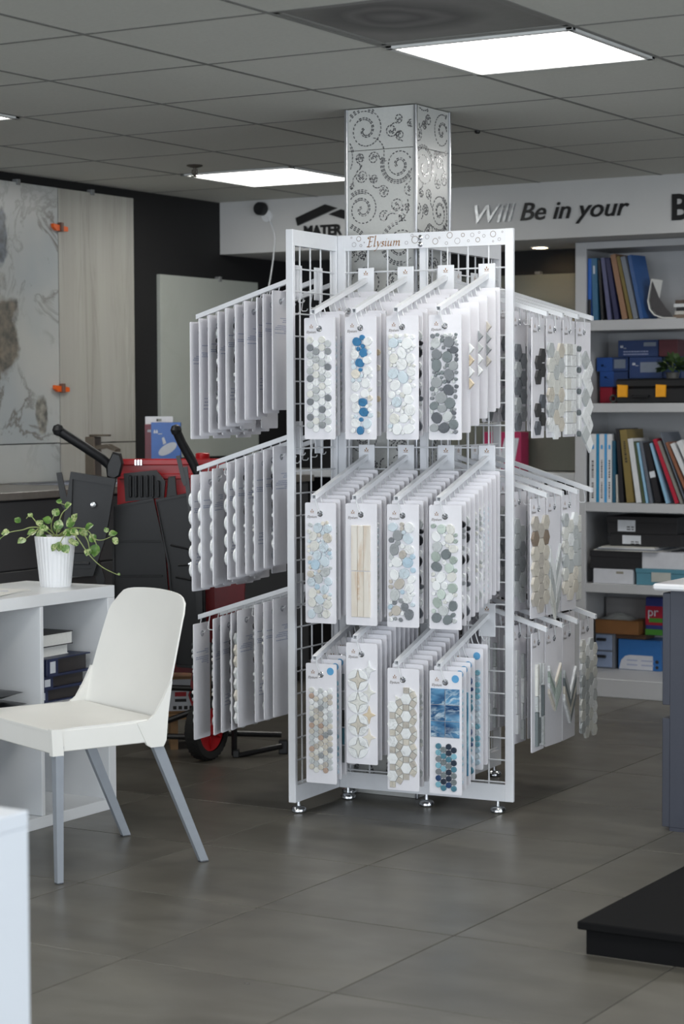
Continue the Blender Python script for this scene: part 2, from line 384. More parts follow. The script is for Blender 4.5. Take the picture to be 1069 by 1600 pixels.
obj('roof_slab', MB().prism([(0.1480, 0.1020), (0.2220, 0.1240), (0.4330, 0.0540), (0.4190, 0.0200)], -.008, .003), M_signblack, t)
lettering('MATER', .072, M_signblack, t, (0, 0, 0), (R(90), 0, 0), scale_x=.96, ext=.005, bold=.0028)
t = thing('camera_puck', 'round black device on the white header with a hanging white cord', 'camera', (-5.7810, 8.9700, 2.3720))
RX = Matrix.Rotation(R(90), 4, 'X')
obj('body', MB().lathe([(.001, .05), (.030, .05), (.034, .042), (.034, .012), (.028, .006)], 20, M=RX), M_blackpl, t)
obj('mount', MB().lathe([(.030, .008), (.030, 0)], 18, M=Matrix.Translation((.022, 0, -.035)) @ RX), M_white, t)
pth = []
for k in range(15):
    u = k/14; pth.append((.03+.05*math.sin(min(1, u*3)*1.5)-.055*u*u, -.012, -.035-.40*u))
obj('cord', MB().tube(pth, .0035, 6), M_white, t)

# ------------------------------------------------------------------ wall slabs
M_s1 = marble('white_marble_gold_vein', (180, 182, 179), (104, 100, 92), 3.4, .035, .32, cloud=(164, 170, 172), contrast=.9,
              blobs=[((0, .145, -.10), .10, .26, (126, 116, 100)), ((0, .13, .33), .05, .13, (96, 106, 118)), ((0, .40, -.45), .05, .10, (158, 154, 142))])
M_s1b = marble('white_marble_backsplash', (180, 182, 179), (104, 100, 92), 2.6, .035, .32, cloud=(164, 170, 172), contrast=.9)
M_s2 = marble('beige_striated_marble', (172, 171, 165), (140, 138, 130), 2.0, .05, .22, stretch=(1, 6.5, .35), cloud=(162, 161, 154), contrast=.5)
M_s3 = marble('pale_grey_slab', (172, 176, 170), (160, 164, 156), 2.0, .05, .3, cloud=(166, 171, 164), contrast=.4)
M_s4 = marble('shade_toned_slab', (112, 113, 104), (100, 101, 92), 2.0, .05, .3, cloud=(106, 108, 98), contrast=.4)  # back wall slab, its shade put into a darker base colour
M_clip = mat('clear_clip', (120, 122, 122), 0.3)
def slab(name, label, y0, y1, z0, z1, m, clips=(), x=XL):
    t = thing(name, label, 'wall slab', (x+.012, (y0+y1)/2, (z0+z1)/2))
    hy, hz = (y1-y0)/2, (z1-z0)/2
    obj('slab', MB().box(-.010, .012, -hy, hy, -hz, hz, c=.001), m, t)
    for c in clips: obj('hanger', MB().box(-.010, .020, c-.012-(y0+y1)/2, c+.012-(y0+y1)/2, hz-.012, hz+.014, c=.002), M_clip, t)
    return t
slab('marble_slab', 'tall white marble slab with brown and blue veins at the far left wall', 6.55, 7.612, 1.212, 2.376, M_s1, (7.33,))
slab('marble_slab', 'tall beige slab with fine upright streaks left of the black wall', 7.617, 8.195, 1.209, 2.376, M_s2, (7.87,))
slab('wall_slab', 'plain pale grey slab on the black wall behind the boxes', 8.41, 9.29, 1.12, 2.024, M_s3, (8.93,))
slab('backsplash_slab', 'low veined marble strip behind the sink counter', 6.55, 7.612, 1.036, 1.207, M_s1b)
slab('backsplash_slab', 'low beige stone strip behind the faucet', 7.617, 8.195, 1.036, 1.204, M_s2)
t = thing('wall_slab', 'shaded grey green slab on the back wall between rack and bookcase', 'wall slab', (-4.85, YB-.012, 1.535))
obj('slab', MB().box(-.55, .66, -.010, .012, -.49, .495, c=.001), M_s4, t)
obj('hanger', MB().box(.30, .33, -.020, .012, .4955, .51, c=.002), M_clip, t)
M_orange = mat('orange_clip', (226, 98, 30), 0.4)
for zz, lab in ((2.19800, 'upper orange levelling clip on the seam between the two marble slabs'), (1.46300, 'lower orange levelling clip on the seam between the two marble slabs')):
    t = thing('levelling_clip', lab, 'clip', (XL+.025, 7.614, zz), 0, 'orange levelling clips')
    obj('wedge', MB().prism([(-.052, .012), (.052, .002), (.052, -.018), (-.03, -.018), (-.052, -.004)], 0, .016, 'x'), M_orange, t)
    obj('stem', MB().box(0, .026, -.008, .010, -.022, .02, c=.002), mat('clip_grey', (110, 82, 72), 0.5), t)

# ------------------------------------------------------------------ mosaic column
M_cwhite = mat('white_mosaic_panel', (190, 191, 188), 0.28, var=0.03, scale=140, bump=0.2)
M_chip = mat('dark_mosaic_chip', (88, 88, 90), 0.2, var=0.35, scale=60)
M_chip2 = mat('silver_mosaic_chip', (148, 148, 148), 0.15, 0.4, var=0.2, scale=60)
cx0, cx1, cy0, cy1 = -3.767, -3.490, 6.385, 6.633
colm = thing('mosaic_column', 'square column clad in white mosaic with dark scrolling curls and metal edges', 'column', ((cx0+cx1)/2, (cy0+cy1)/2, 0))
ox, oy = (cx0+cx1)/2, (cy0+cy1)/2; hx, hy = (cx1-cx0)/2, (cy1-cy0)/2
obj('core', MB().box(-hx+.008, hx-.008, -hy+.008, hy-.008, 0, ZC-.0045), M_grout, colm)
zs = [0, .47, 1.07, 1.67, 2.27, ZC-.0045]
for z0, z1 in zip(zs[:-1], zs[1:]):
    obj('panel', MB().box(-hx+.006, hx-.006, -hy, -hy+.008, z0+.001, z1-.001, c=.0005), M_cwhite, colm)
    obj('panel', MB().box(hx-.008, hx, -hy+.006, hy-.006, z0+.001, z1-.001, c=.0005), M_cwhite, colm)
for sx_, sy_ in ((-1, -1), (1, -1), (1, 1)):
    obj('edge_trim', MB().box(sx_*hx-.006, sx_*hx+.006, sy_*hy-.006, sy_*hy+.006, 0, ZC-.0045, c=.002), M_alu, colm)
def scroll_chips(face, width, seed):
    rnd = random.Random(seed); mb = MB(); hw = width/2
    def chip(u, z, ang, l, wd, mi):
        if abs(u)+l*.5 > hw-.012 or z > ZC-.012 or z < .02: return
        ca, sa = math.cos(ang), math.sin(ang); q = []
        for a, b in ((-l/2, -wd/2), (l/2, -wd/2), (l/2, wd/2), (-l/2, wd/2)): q.append((u+a*ca-b*sa, z+a*sa+b*ca))
        if face == 'front': mb.prism(q, -hy-.0012, -hy+.001, 'y', mi)
        else: mb.prism(q, hx-.001, hx+.0012, 'x', mi)
    def stroke(pts, wfun, step=.0112):
        acc = 0; L = sum(math.dist(a, b) for a, b in zip(pts, pts[1:])); d = 0
        for a, b in zip(pts, pts[1:]):
            s = math.dist(a, b); ang = math.atan2(b[1]-a[1], b[0]-a[0]); acc += s; d += s
            if acc >= step:
                acc = 0; wd = wfun(d/L); rows = 1 if wd < .006 else (2 if wd < .012 else 3)
                for r_ in range(rows):
                    off = (r_-(rows-1)/2)*.0058
                    chip(b[0]-off*math.sin(ang), b[1]+off*math.cos(ang), ang+rnd.uniform(-.15, .15), rnd.uniform(.0078, .0102), .0038, 1 if rnd.random() < .22 else 0)
    def spiral(cu, cz, r, turns, a0, sgn, tail=0.0):
        pts = []; n = int(60*turns)
        for k in range(n+1):
            f = k/n; rr = r*(1-f)**.85+.004; a = a0+sgn*f*turns*2*math.pi; pts.append((cu+rr*math.cos(a), cz+rr*math.sin(a)))
        if tail:
            a = a0; p = pts[0]; pre = []
            dx, dz = sgn*math.sin(a), -sgn*math.cos(a); cur = Vector((p[0], p[1])); d = Vector((dx, dz)); n2 = 40
            for k in range(n2):
                cur = cur+d*tail/n2; ang = sgn*1.9/n2; d = Vector((d.x*math.cos(ang)-d.y*math.sin(ang), d.x*math.sin(ang)+d.y*math.cos(ang))); pre.append((cur.x, cur.y))
            pts = pre[::-1]+pts
        stroke(pts, lambda f: .014 if .15 < f < .45 and r > .035 else (.008 if f > .8 else .004))
    z = .08; side = 1; got = []
    while z < ZC+.05:                                    # big scrolls swing from side to side
        r = rnd.uniform(.058, .078); cu = side*rnd.uniform(.40, .62)*hw
        spiral(cu, z, r, rnd.uniform(2.0, 2.5), rnd.uniform(0, 6.28), side, rnd.uniform(.10, .16)); got.append((cu, z, r))
        z += rnd.uniform(.125, .150); side = -side
    for k in range(900):                                 # small curls fill the gaps
        r = rnd.uniform(.014, .030)*(1-.4*k/900); cu, cz = rnd.uniform(-.92, .92)*hw, rnd.uniform(.03, ZC)
        if all(math.hypot(cu-a_, cz-b_) > (r+c_)*1.08 for a_, b_, c_ in got):
            got.append((cu, cz, r*1.1)); spiral(cu, cz, r, rnd.uniform(1.3, 1.9), rnd.uniform(0, 6.28), rnd.choice((-1, 1)), rnd.uniform(.015, .05))
    return mb
obj('scroll_mosaic', scroll_chips('front', 2*hx, 5), [M_chip, M_chip2], colm, kind='stuff')
obj('scroll_mosaic', scroll_chips('side', 2*hy, 11), [M_chip, M_chip2], colm, kind='stuff')

# ------------------------------------------------------------------ display rack
RO = (-3.7013, 6.2154); RA = .0663
KS = 1.008                                              # survey units to metres
rack = thing('display_rack', 'tall white metal display rack of three grid panels holding mosaic sample boards', 'display rack', (RO[0]*KS, RO[1]*KS, 1.382*(1-KS)), RA)
rack.scale = (KS, KS, KS); FZ = -1.382*(1-KS)/KS
ZT, ZB, LA = 1.9606, .050, .651
def panel(x0, x1, y0, y1, posts, along):
    """frame of one panel; along is 'x' or 'y'"""
    mb = MB()
    for a, b in posts:
        if along == 'x': mb.box(a, b, y0, y1, ZB, ZT, c=.0015)
        else: mb.box(x0, x1, a, b, ZB, ZT, c=.0015)
    if along == 'x':
        mb.box(x0+.02, x1-.02, y0+.0006, y1-.0006, ZT-.053, ZT-.0006).box(x0+.02, x1-.02, y0+.0006, y1-.0006, ZB+.0006, ZB+.057)
    else:
        mb.box(x0+.0006, x1-.0006, y0+.008, y1-.008, ZT-.053, ZT-.0006).box(x0+.0006, x1-.0006, y0+.008, y1-.008, ZB+.0006, ZB+.057)
    return mb
pA = obj('panel_frame', panel(.001, LA, -.0075, .0075, ((.001, .030), (.622, LA)), 'x'), M_powder, rack)
pB = obj('panel_frame', panel(-.027, 0, -.331, .105, ((-.331, -.315), (-.014, .014), (.089, .105)), 'y'), M_powder, rack)
pC = obj('panel_frame', panel(.303, .330, .0085, .665, ((.0085, .0245), (.649, .665)), 'y'), M_powder, rack)
zw = [1.833-.0747*i for i in range(24)]
def wires(vs, along, fixed, lo, hi):
    mb = MB(); r = .0029
    for v in vs:
        p = (v, fixed) if along == 'x' else (fixed, v)
        mb.tube([(p[0], p[1], ZB+.05), (p[0], p[1], ZT-.05)], r, 6)
    for z in zw:
        if along == 'x': mb.tube([(lo, fixed-.0048, z), (hi, fixed-.0048, z)], r, 6)
        else: mb.tube([(fixed+.0048, lo, z), (fixed+.0048, hi, z)], r, 6)
    return mb
obj('wire_grid', wires([.039+.0745*i for i in range(8)], 'x', .001, .02, .63), M_wire, pA, kind='stuff')
obj('wire_grid', wires([-.257+.0757*i for i in range(5)], 'y', -.014, -.32, .10), M_wire, pB, kind='stuff')
obj('wire_grid', wires([.085+.0745*i for i in range(8)], 'y', .316, .01, .655), M_wire, pC, kind='stuff')
foot_me = MB().lathe([(.003, FZ), (.022, FZ), (.0265, FZ+.004), (.0265, FZ+.012), (.021, FZ+.019), (.008, FZ+.022), (.0065, .0505)], 20).mesh('foot', M_chrome)
for fx_, fy_ in ((-.0135, -.285), (.030, .0), (.330, .0), (.594, 0), (.3165, .63), (-.0135, .095)): obj('foot', foot_me, None, rack, (fx_, fy_, 0))
scr = MB().lathe([(.001, .005), (.006, .0042), (.0095, .001), (.0095, 0)], 14, M=RX).mesh('screw', M_chrome)
for z in (1.942, 1.920, .124, .100): obj('screw', scr, None, rack, (.3145, -.0075, z))
# printed top strip
ring_mb = MB()
RINGS = [(0.0830, 1.9470, 0.008059, True), (0.0550, 1.9520, 0.002686, False), (0.0650, 1.9280, 0.007522, False), (0.0910, 1.9240, 0.004298, False), (0.1040, 1.9340, 0.001612, False), (0.2630, 1.9270, 0.005373, False), (0.2950, 1.9360, 0.0118, True), (0.2840, 1.9510, 0.004298, False), (0.3400, 1.9440, 0.006985, False), (0.3700, 1.9280, 0.009671, True), (0.3850, 1.9390, 0.003224, False), (0.4110, 1.9200, 0.004836, False), (0.4230, 1.9460, 0.009671, True), (0.4510, 1.9260, 0.009671, False), (0.4710, 1.9450, 0.00591, True), (0.4910, 1.9250, 0.003761, False), (0.5050, 1.9440, 0.006447, False), (0.5250, 1.9270, 0.007522, True), (0.5300, 1.9510, 0.003224, False), (0.5470, 1.9390, 0.004836, False), (0.5800, 1.9440, 0.009671, True), (0.5800, 1.9200, 0.002686, False), (0.6020, 1.9260, 0.004836, False), (0.6130, 1.9500, 0.002686, False)]
for (s_, z_, r_, dk) in RINGS:
    n = 20; wd = .0009 if dk else .0006
    vs = [(s_+q*math.cos(2*math.pi*k/n), -.0080, z_+q*math.sin(2*math.pi*k/n)) for q in (r_-wd, r_+wd) for k in range(n)]
    ring_mb.add(vs, [(k, (k+1) % n, n+(k+1) % n, n+k) for k in range(n)], 0 if dk else 1)
obj('bubble_print', ring_mb, [mat('brown_print', (128, 116, 104), 0.5), M_greyprint], pA, kind='stuff')
def nib(strokes, wdt, ang, th, mi=0, mb=None):
    """broad-nib pen strokes as flat ribbons in x,z facing -y"""
    mb = mb or MB(); dx, dz = wdt/2*math.cos(ang), wdt/2*math.sin(ang)
    ex, ez = -th/2*math.sin(ang), th/2*math.cos(ang)
    for st in strokes:
        # Catmull-Rom through the points
        P = [st[0]]+list(st)+[st[-1]]; pts = []
        for i in range(1, len(P)-2):
            for k in range(6):
                u = k/6; q = []
                for c in (0, 1):
                    a, b, c_, d = P[i-1][c], P[i][c], P[i+1][c], P[i+2][c]
                    q.append(.5*((2*b)+(-a+c_)*u+(2*a-5*b+4*c_-d)*u*u+(-a+3*b-3*c_+d)*u**3))
                pts.append(tuple(q))
        pts.append(st[-1])
        for (a, b) in zip(pts, pts[1:]):
            for (sx1, sz1) in ((dx, dz), (ex, ez)):
                mb.add([(a[0]-sx1, 0, a[1]-sz1), (a[0]+sx1, 0, a[1]+sz1), (b[0]+sx1, 0, b[1]+sz1), (b[0]-sx1, 0, b[1]-sz1)], [(0, 1, 2, 3)], mi)
    return mb
# calligraphic word, drawn in units of x-height, slanted
def sl(pts): return [(x+.22*z, z) for x, z in pts]
ELY = [sl([(.15, 1.55), (-.15, 1.75), (.2, 1.95), (1.15, 1.85)]), sl([(.35, 1.85), (.35, .9), (.3, .1), (.0, .05)]), sl([(.0, .08), (.6, .0), (1.05, .25)]), sl([(.35, 1.0), (.8, 1.0), (.9, 1.15)]),
       sl([(1.45, 2.1), (1.5, 1.0), (1.5, .15), (1.65, .05), (1.8, .2)]), sl([(1.45, 2.1), (1.3, 2.0)]),
       sl([(1.95, .9), (2.1, .95), (2.35, .1)]), sl([(2.85, .95), (2.4, .0), (2.0, -.7), (1.7, -.75)]),
       sl([(3.5, .8), (3.2, .95), (3.1, .7), (3.45, .35), (3.35, .05), (3.0, .1)]),
       sl([(3.7, .9), (3.85, .95), (3.85, .2), (3.95, .05), (4.1, .2)]), sl([(3.9, 1.35), (3.97, 1.42)]),
       sl([(4.3, .9), (4.42, .95), (4.42, .25), (4.6, .05), (4.95, .35)]), sl([(5.0, .95), (5.0, .2), (5.1, .05), (5.25, .2)]),
       sl([(5.45, .9), (5.6, .95), (5.6, .05)]), sl([(5.6, .6), (5.95, .95), (6.15, .8), (6.15, .05)]), sl([(6.15, .6), (6.5, .95), (6.7, .8), (6.7, .2), (6.8, .05), (7.0, .2)])]
k = .0178
es = [[(x*k, z*k) for x, z in st] for st in ELY]
obj('brand_lettering', nib(es, .0046, R(35), .0018), M_gold, pA, (.114, -.0082, 1.918))
# emblem: three small leaf figures
def emblem(mb, sc, mi=0):
    for (x, z, a) in ((0, .55, 0), (-.55, -.1, .9), (.55, -.1, -.9)):
        ca, sa = math.cos(a), math.sin(a)
        q = [(-.16, -.35), (0, -.45), (.16, -.35), (.2, .0), (0, .45), (-.2, .0)]
        mb.add([((x+p*ca-r_*sa)*sc, 0, (z+p*sa+r_*ca)*sc) for p, r_ in q], [tuple(range(6))], mi)
    mb.add([(-.9*sc, 0, -.75*sc), (.9*sc, 0, -.75*sc), (.9*sc, 0, -.6*sc), (-.9*sc, 0, -.6*sc)], [(0, 1, 2, 3)], mi)
    return mb
arm_dir = Vector((0, -.385, -.123)).normalized()
def arm_mesh():
    """square hollow tube sloping down from the back plate; pointing to -y"""
    mb = MB(); h = .008; y0, z0, y1, z1 = -.002, -.035, -.395, -.158
    out = [(-h, -h), (h, -h), (h, h), (-h, h)]
    vs = [(a, y0, z0+b) for a, b in out]+[(a, y1, z1+b) for a, b in out]+[(a*.72, y1, z1+b*.72) for a, b in out]+[(a*.72, y1+.03, z1+.0096+b*.72) for a, b in out]
    fs = []
    for r_ in (0, 4, 8): fs += [(r_+i, r_+(i+1) % 4, r_+4+(i+1) % 4, r_+4+i) for i in range(4)]
    fs += [(0, 1, 2, 3), (12, 13, 14, 15)]
    return mb.add(vs, fs)
arm_me = arm_mesh().mesh('display_arm', M_powder)
plate_me = MB().box(-.030, .030, -.0035, .0, -.105, .006, c=.001).mesh('back_plate', M_powder)
emb_me = emblem(MB(), .0095).mesh('emblem', M_gold)
HOOKX, HOOKZ = .016, -.046
hook_me = MB().tube([(0, 0, .002), (.005, -.001, -.016), (.011, -.001, -.034), (.015, .000, -.042), (.016, .004, -.0458), (.016, .017, -.0462), (.0165, .022, -.044), (.017, .025, -.038)], .0020, 6).mesh('hook', M_wire)
def hook_pos(j, step=.035, start=.386):
    y = -(start-step*j); z = -.035-.123*((-y)-.002)/.393-.0085
    return y, z
def arm(x, y, z, rot, nh=10, start=.386):
    a = obj('display_arm', arm_me, None, rack, (x, y, z), rot)
    obj('back_plate', plate_me, None, a, (0, 0, 0)); obj('emblem', emb_me, None, a, (0, -.0042, -.012))
    for j in range(nh):
        yy, zz = hook_pos(j, start=start); obj('hook', hook_me, None, a, (0, yy, zz))
    return a

# ------------------------------------------------------------------ sample boards
pal = {}
def P_(name, c, rough=.3, **k):
    if name not in pal: pal[name] = marble('stone_'+name, c, tuple(max(0, x*.78) for x in c), 30, .05, rough, cloud=tuple(min(255, x*1.05) for x in c), rand=True, contrast=.6, **k)
    return pal[name]
for nm, c in dict(white=(226, 228, 228), offwhite=(214, 214, 208), cream=(220, 214, 202), pale_blue=(198, 210, 217), sky=(174, 196, 210), blue=(52, 116, 160), deep_blue=(28, 62, 104), navy=(26, 40, 58),
                  light_grey=(186, 190, 190), grey=(146, 150, 152), mid_grey=(118, 122, 126), dark_grey=(84, 88, 94), charcoal=(58, 58, 58), black=(30, 32, 36), green_grey=(158, 170, 162), pale_green=(190, 202, 194),
                  beige=(200, 194, 182), taupe=(184, 178, 169), rust=(178, 154, 138), honey=(206, 190, 164), teal=(70, 120, 138), aqua=(120, 170, 186), brown=(136, 122, 108), slate=(112, 120, 122)).items(): P_(nm, c)
pal['blue_swirl'] = marble('blue_swirl_glass', (24, 60, 104), (196, 214, 224), 16, .08, .08, cloud=(104, 158, 196), rand=True, stretch=(1, 1, 2.2), contrast=1.0)
pal['wood_marble'] = marble('honey_vein_marble', (228, 223, 214), (190, 150, 106), 9, .10, .25, cloud=(214, 205, 192), rand=True, stretch=(3, 1, .7), contrast=.9)
pal['aqua_glass'] = marble('aqua_glass', (96, 152, 176), (150, 196, 210), 14, .1, .08, cloud=(60, 116, 150), rand=True, contrast=.8)

def poly_circle(u, v, r, n=14): return [(u+r*math.cos(2*math.pi*k/n), v+r*math.sin(2*math.pi*k/n)) for k in range(n)]
def hexa(u, v, r, flat=False):
    o = 0 if flat else math.pi/6
    return [(u+r*math.cos(o+k*math.pi/3), v+r*math.sin(o+k*math.pi/3)) for k in range(6)]
def rect(u0, u1, v0, v1): return [(u0, v0), (u1, v0), (u1, v1), (u0, v1)]
# every pattern is a list of (part name, outline, stone, thickness); u runs across, v up, v=0 at the hole
def pebbles(seed, stones, r0=.009, r1=.017, x0=-.044, x1=.044, z0=-.345, z1=-.020, tries=5200):
    rnd = random.Random(seed); got = []
    for k in range(tries):
        r = r0+(r1-r0)*(1-k/tries)*rnd.uniform(.75, 1) if k < tries*.6 else rnd.uniform(r0*.6, r0)
        u, v = rnd.uniform(x0+r, x1-r), rnd.uniform(z0+r, z1-r)
        if all(math.hypot(u-a, v-b) > (r+c)*.94 for a, b, c in got): got.append((u, v, r))
    res = []
    for (u, v, r) in got:
        ph = rnd.uniform(0, 6.28); e = rnd.uniform(.0, .13); n = 12; pts = []
        for k in range(n):
            a = 2*math.pi*k/n; q = r*(1+e*math.cos(2*(a-ph))+rnd.uniform(-.04, .04)); pts.append((u+q*math.cos(a), v+q*math.sin(a)))
        res.append(('pebble', pts, rnd.choice(stones), .007))
    return res
def penny(seed, stones, cols, rows, r, x0, ztop, name='penny_tile'):
    rnd = random.Random(seed); res = []
    for j in range(rows):
        for i in range(cols-(1 if j % 2 and False else 0)):
            u = x0+(i+(.5 if j % 2 else 0))*2.08*r; v = ztop-j*1.8*r
            res.append((name, poly_circle(u, v, r*.97, 12), rnd.choice(stones), .006))
    return res
def penny_v(seed, stones, cols, rows, r, x0, ztop):
    """columns run straight down, neighbours staggered"""
    rnd = random.Random(seed); res = []
    for i in range(cols):
        for j in range(rows):
            res.append(('penny_tile', poly_circle(x0+i*1.8*r, ztop-(j+(.5 if i % 2 else 0))*2.08*r, r*.97, 12), rnd.choice(stones), .006))
    return res
def woodstrips():
    res = []
    for z0, z1 in ((-.182, -.035), (-.333, -.185)):
        for u0, u1 in ((-.033, -.012), (-.011, .010), (.011, .033)): res.append(('strip_tile', rect(u0, u1, z0, z1), 'wood_marble', .007))
    return res
def diamonds():
    res = []; r = .036
    def star(u, v, stone):
        res.append(('diamond_tile', [p for q in range(4) for p in [(u+rr*math.cos(a), v+rr*math.sin(a)) for rr, a in ((.031, q*math.pi/2), (.0140, q*math.pi/2+math.pi/8), (.0108, q*math.pi/2+math.pi/4), (.0140, q*math.pi/2+3*math.pi/8))]], stone, .006))
    for k in range(4):
        u, v = -.012, -.085-k*.0735
        star(u, v, 'beige' if k % 2 == 0 else 'offwhite')
        for q in range(4):
            a0 = q*math.pi/2
            outer = [(u+r*math.cos(a0+f*math.pi/2), v+r*math.sin(a0+f*math.pi/2)) for f in (.03, .2, .35, .5, .65, .8, .97)]
            inner = [(u+rr*math.cos(a), v+rr*math.sin(a)) for rr, a in ((.0325, a0+math.pi/2-.06), (.0160, a0+math.pi*3/8), (.0125, a0+math.pi/4), (.0160, a0+math.pi/8), (.0325, a0+.06))]
            res.append(('petal_tile', outer+inner, 'white', .006))
    for k in range(4):
        u, v = .027, -.050-k*.0735
        res.append(('diamond_tile', [p for q in range(4) for p in [(u+rr*.8*math.cos(a), v+rr*math.sin(a)) for rr, a in ((.030, q*math.pi/2), (.0145, q*math.pi/2+math.pi/8), (.011, q*math.pi/2+math.pi/4), (.0145, q*math.pi/2+3*math.pi/8))]], ('white', 'offwhite', 'honey', 'cream')[k], .005))
    return res
def rhombi():
    a = .0205; d = a*(1+math.sqrt(3)); res = []
    def put(nm, pts, st):
        if all(-.058 < p[0] < .052 and p[1] > -.352 for p in pts): res.append((nm, pts, st, .006))
    def shrink(pts, k=.955):
        u = sum(p[0] for p in pts)/len(pts); v = sum(p[1] for p in pts)/len(pts)
        return [(u+(p[0]-u)*k, v+(p[1]-v)*k) for p in pts]
    for c, (u0, off) in enumerate(((-.0365, 0), (.0115, .5))):
        for k in range(7):
            u, v = u0, -.062-d*(k+off-.5)
            if v > -.04 or v < -.33: continue
            put('hexagon_tile', shrink(hexa(u, v, a, True)), 'white')
            for q in range(6):
                an = math.pi/6+q*math.pi/3; mu, mv = u+d/2*math.cos(an), v+d/2*math.sin(an)
                if (q in (1, 4)) or q in (0, 5) or c == 1:
                    if q == 4 and k < 6 or q in (0, 5) or (c == 1 and q in (2, 3)) or (q == 1 and k == 0):
                        sq = [(mu+a/2*(sx1*math.cos(an)-sy1*math.sin(an)), mv+a/2*(sx1*math.sin(an)+sy1*math.cos(an))) for sx1, sy1 in ((-1, -1), (1, -1), (1, 1), (-1, 1))]
                        if not (c == 1 and q in (2, 3)): put('square_tile', shrink(sq, .93), 'taupe' if (k+q) % 3 else 'beige')
                # triangle at the vertex between square q and q+1
                av = q*math.pi/3
                if q in (1, 5, 2, 4, 0, 3):
                    vx, vy = u+a*math.cos(av), v+a*math.sin(av)
                    tri = [(vx, vy), (vx+a*math.cos(av+math.pi/6), vy+a*math.sin(av+math.pi/6)), (vx+a*math.cos(av-math.pi/6), vy+a*math.sin(av-math.pi/6))]
                    if q in (1, 4) or (c == 1 and q in (0,)): put('triangle_tile', shrink(tri, .85), 'offwhite')
    return res
def blue_squares():
    res = []
    for j in range(3):
        for i in range(2): res.append(('glass_tile', rect(-.050+i*.0505, -.0515+.0495+i*.0505, -.021-(j+1)*.0525+.0015, -.021-j*.0525), 'blue_swirl', .005))
    return res+penny_v(21, ['navy', 'teal', 'deep_blue', 'aqua', 'navy', 'mid_grey', 'slate'], 4, 7, .0099, -.024, -.206)
def big_hex(pos, r, stones, seed=1, flat=False):
    rnd = random.Random(seed); return [('hexagon_tile', hexa(u, v, r, flat), rnd.choice(stones), .009) for u, v in pos]
def hex_rows(x0, cols, rows, r, ztop, stones, seed):
    rnd = random.Random(seed); res = []
    for i in range(cols):
        for j in range(rows):
            res.append(('hexagon_tile', hexa(x0+i*1.53*r, ztop-(j+(.5 if i % 2 else 0))*1.76*r, r*.98, True), rnd.choice(stones), .009))
    return res
def subway(stones):
    res = []
    for j in range(8):
        off = .02 if j % 2 else 0
        for u0, u1 in ((-.055, -.005+off), (-.004+off, .052)): res.append(('rectangle_tile', rect(u0, u1, -.36+j*.0395, -.322+j*.0395), random.Random(j+int(u0*999)).choice(stones), .010))
    return res
def chevrons(stones, n, ztop, h=.03, x=.068, seed=0, drop=.075):
    rnd = random.Random(seed); res = []
    for k in range(n):
        v = ztop-k*(h+.002)
        for sg in (-1, 1):
            q = [(sg*.001, v-drop), (sg*x, v), (sg*x, v-h), (sg*.001, v-h-drop)]
            res.append(('chevron_tile', q if sg > 0 else q[::-1], rnd.choice(stones), .008))
    return res
def strips(xs, stones, seed):
    rnd = random.Random(seed); res = []
    for u0, u1 in xs:
        v = -.04-rnd.uniform(0, .04)
        while v > -.33:
            l = rnd.uniform(.05, .12); e = max(v-l, -.36); res.append(('strip_tile', rect(u0, u1, e, v-.001), rnd.choice(stones), rnd.choice((.006, .010)))); v = e-.001
    return res
def lattice(stones):
    res = [('dot_tile', poly_circle(-.052, -.06-k*.075, .0105, 12), 'slate', .010) for k in range(5)]
    res += [('rectangle_tile', rect(-.062, -.045, -.075-k*.075-.045, -.075-k*.075), 'white', .012) for k in range(4)]
    for k in range(5):
        v = -.10-k*.066
        res.append(('diamond_tile', [(.008, v-.034), (.042, v), (.008, v+.034), (-.03, v)], stones[k % len(stones)], .008))
        res.append(('diamond_tile', [(.046, v-.066), (.072, v-.033), (.046, v), (.010, v-.033)], 'white', .008))
    return res
def grid_rects(stones, seed):
    rnd = random.Random(seed); res = []
    for j in range(5):
        for i in range(2): res.append(('rectangle_tile', rect(-.06+i*.0605, -.001+i*.0605, -.36+j*.061, -.301+j*.061), rnd.choice(stones), .009))
    return res
def triangles(x, stones, z0, n=4):
    return [('triangle_tile', [(x, z0-k*.037), (x+.016, z0-k*.037-.018), (x, z0-k*.037-.036)], stones[k % len(stones)], .010) for k in range(n)]

def rounded(w_, h_, r=.005):
    pts = []
    for (cx_, cz_, a) in ((w_/2-r, -r, 0), (-w_/2+r, -r, 90), (-w_/2+r, -h_+r, 180), (w_/2-r, -h_+r, 270)):
        for k in range(4): b = R(a+k*30); pts.append((cx_+r*math.cos(b), cz_+r*math.sin(b)))
    return pts
board_me = {}
def board(w_, h_):
    key = (w_, h_)
    if key not in board_me:
        P = [(u, v+.036) for u, v in rounded(w_, h_)]; x1, z0, z1 = w_/2, .036-h_, .036
        for k in range(20):
            ca, sa = math.cos(2*math.pi*(k+.5)/20), math.sin(2*math.pi*(k+.5)/20)
            q = min([x1/abs(ca)]+([z1/sa] if sa > 0 else [z0/sa])); u, v = q*ca, q*sa
            if min(math.hypot(abs(u)-x1, v-z1), math.hypot(abs(u)-x1, v-z0)) > .008: P.append((u, v))
        P = sorted(P, key=lambda p: math.atan2(p[1], p[0])); n = len(P)
        vs = [(u, y, v) for y in (-.002, .002) for u, v in P]
        vs += [(.0062*math.cos(math.atan2(v, u)), y, .0062*math.sin(math.atan2(v, u))) for y in (-.002, .002) for u, v in P]
        fs = []
        for i in range(n):
            j = (i+1) % n
            fs += [(i, j, n+j, n+i), (2*n+i, 3*n+i, 3*n+j, 2*n+j), (i, 2*n+i, 2*n+j, j), (n+i, n+j, 3*n+j, 3*n+i)]
        board_me[key] = MB().add(vs, fs).mesh('sample_board', M_card)
    return board_me[key]
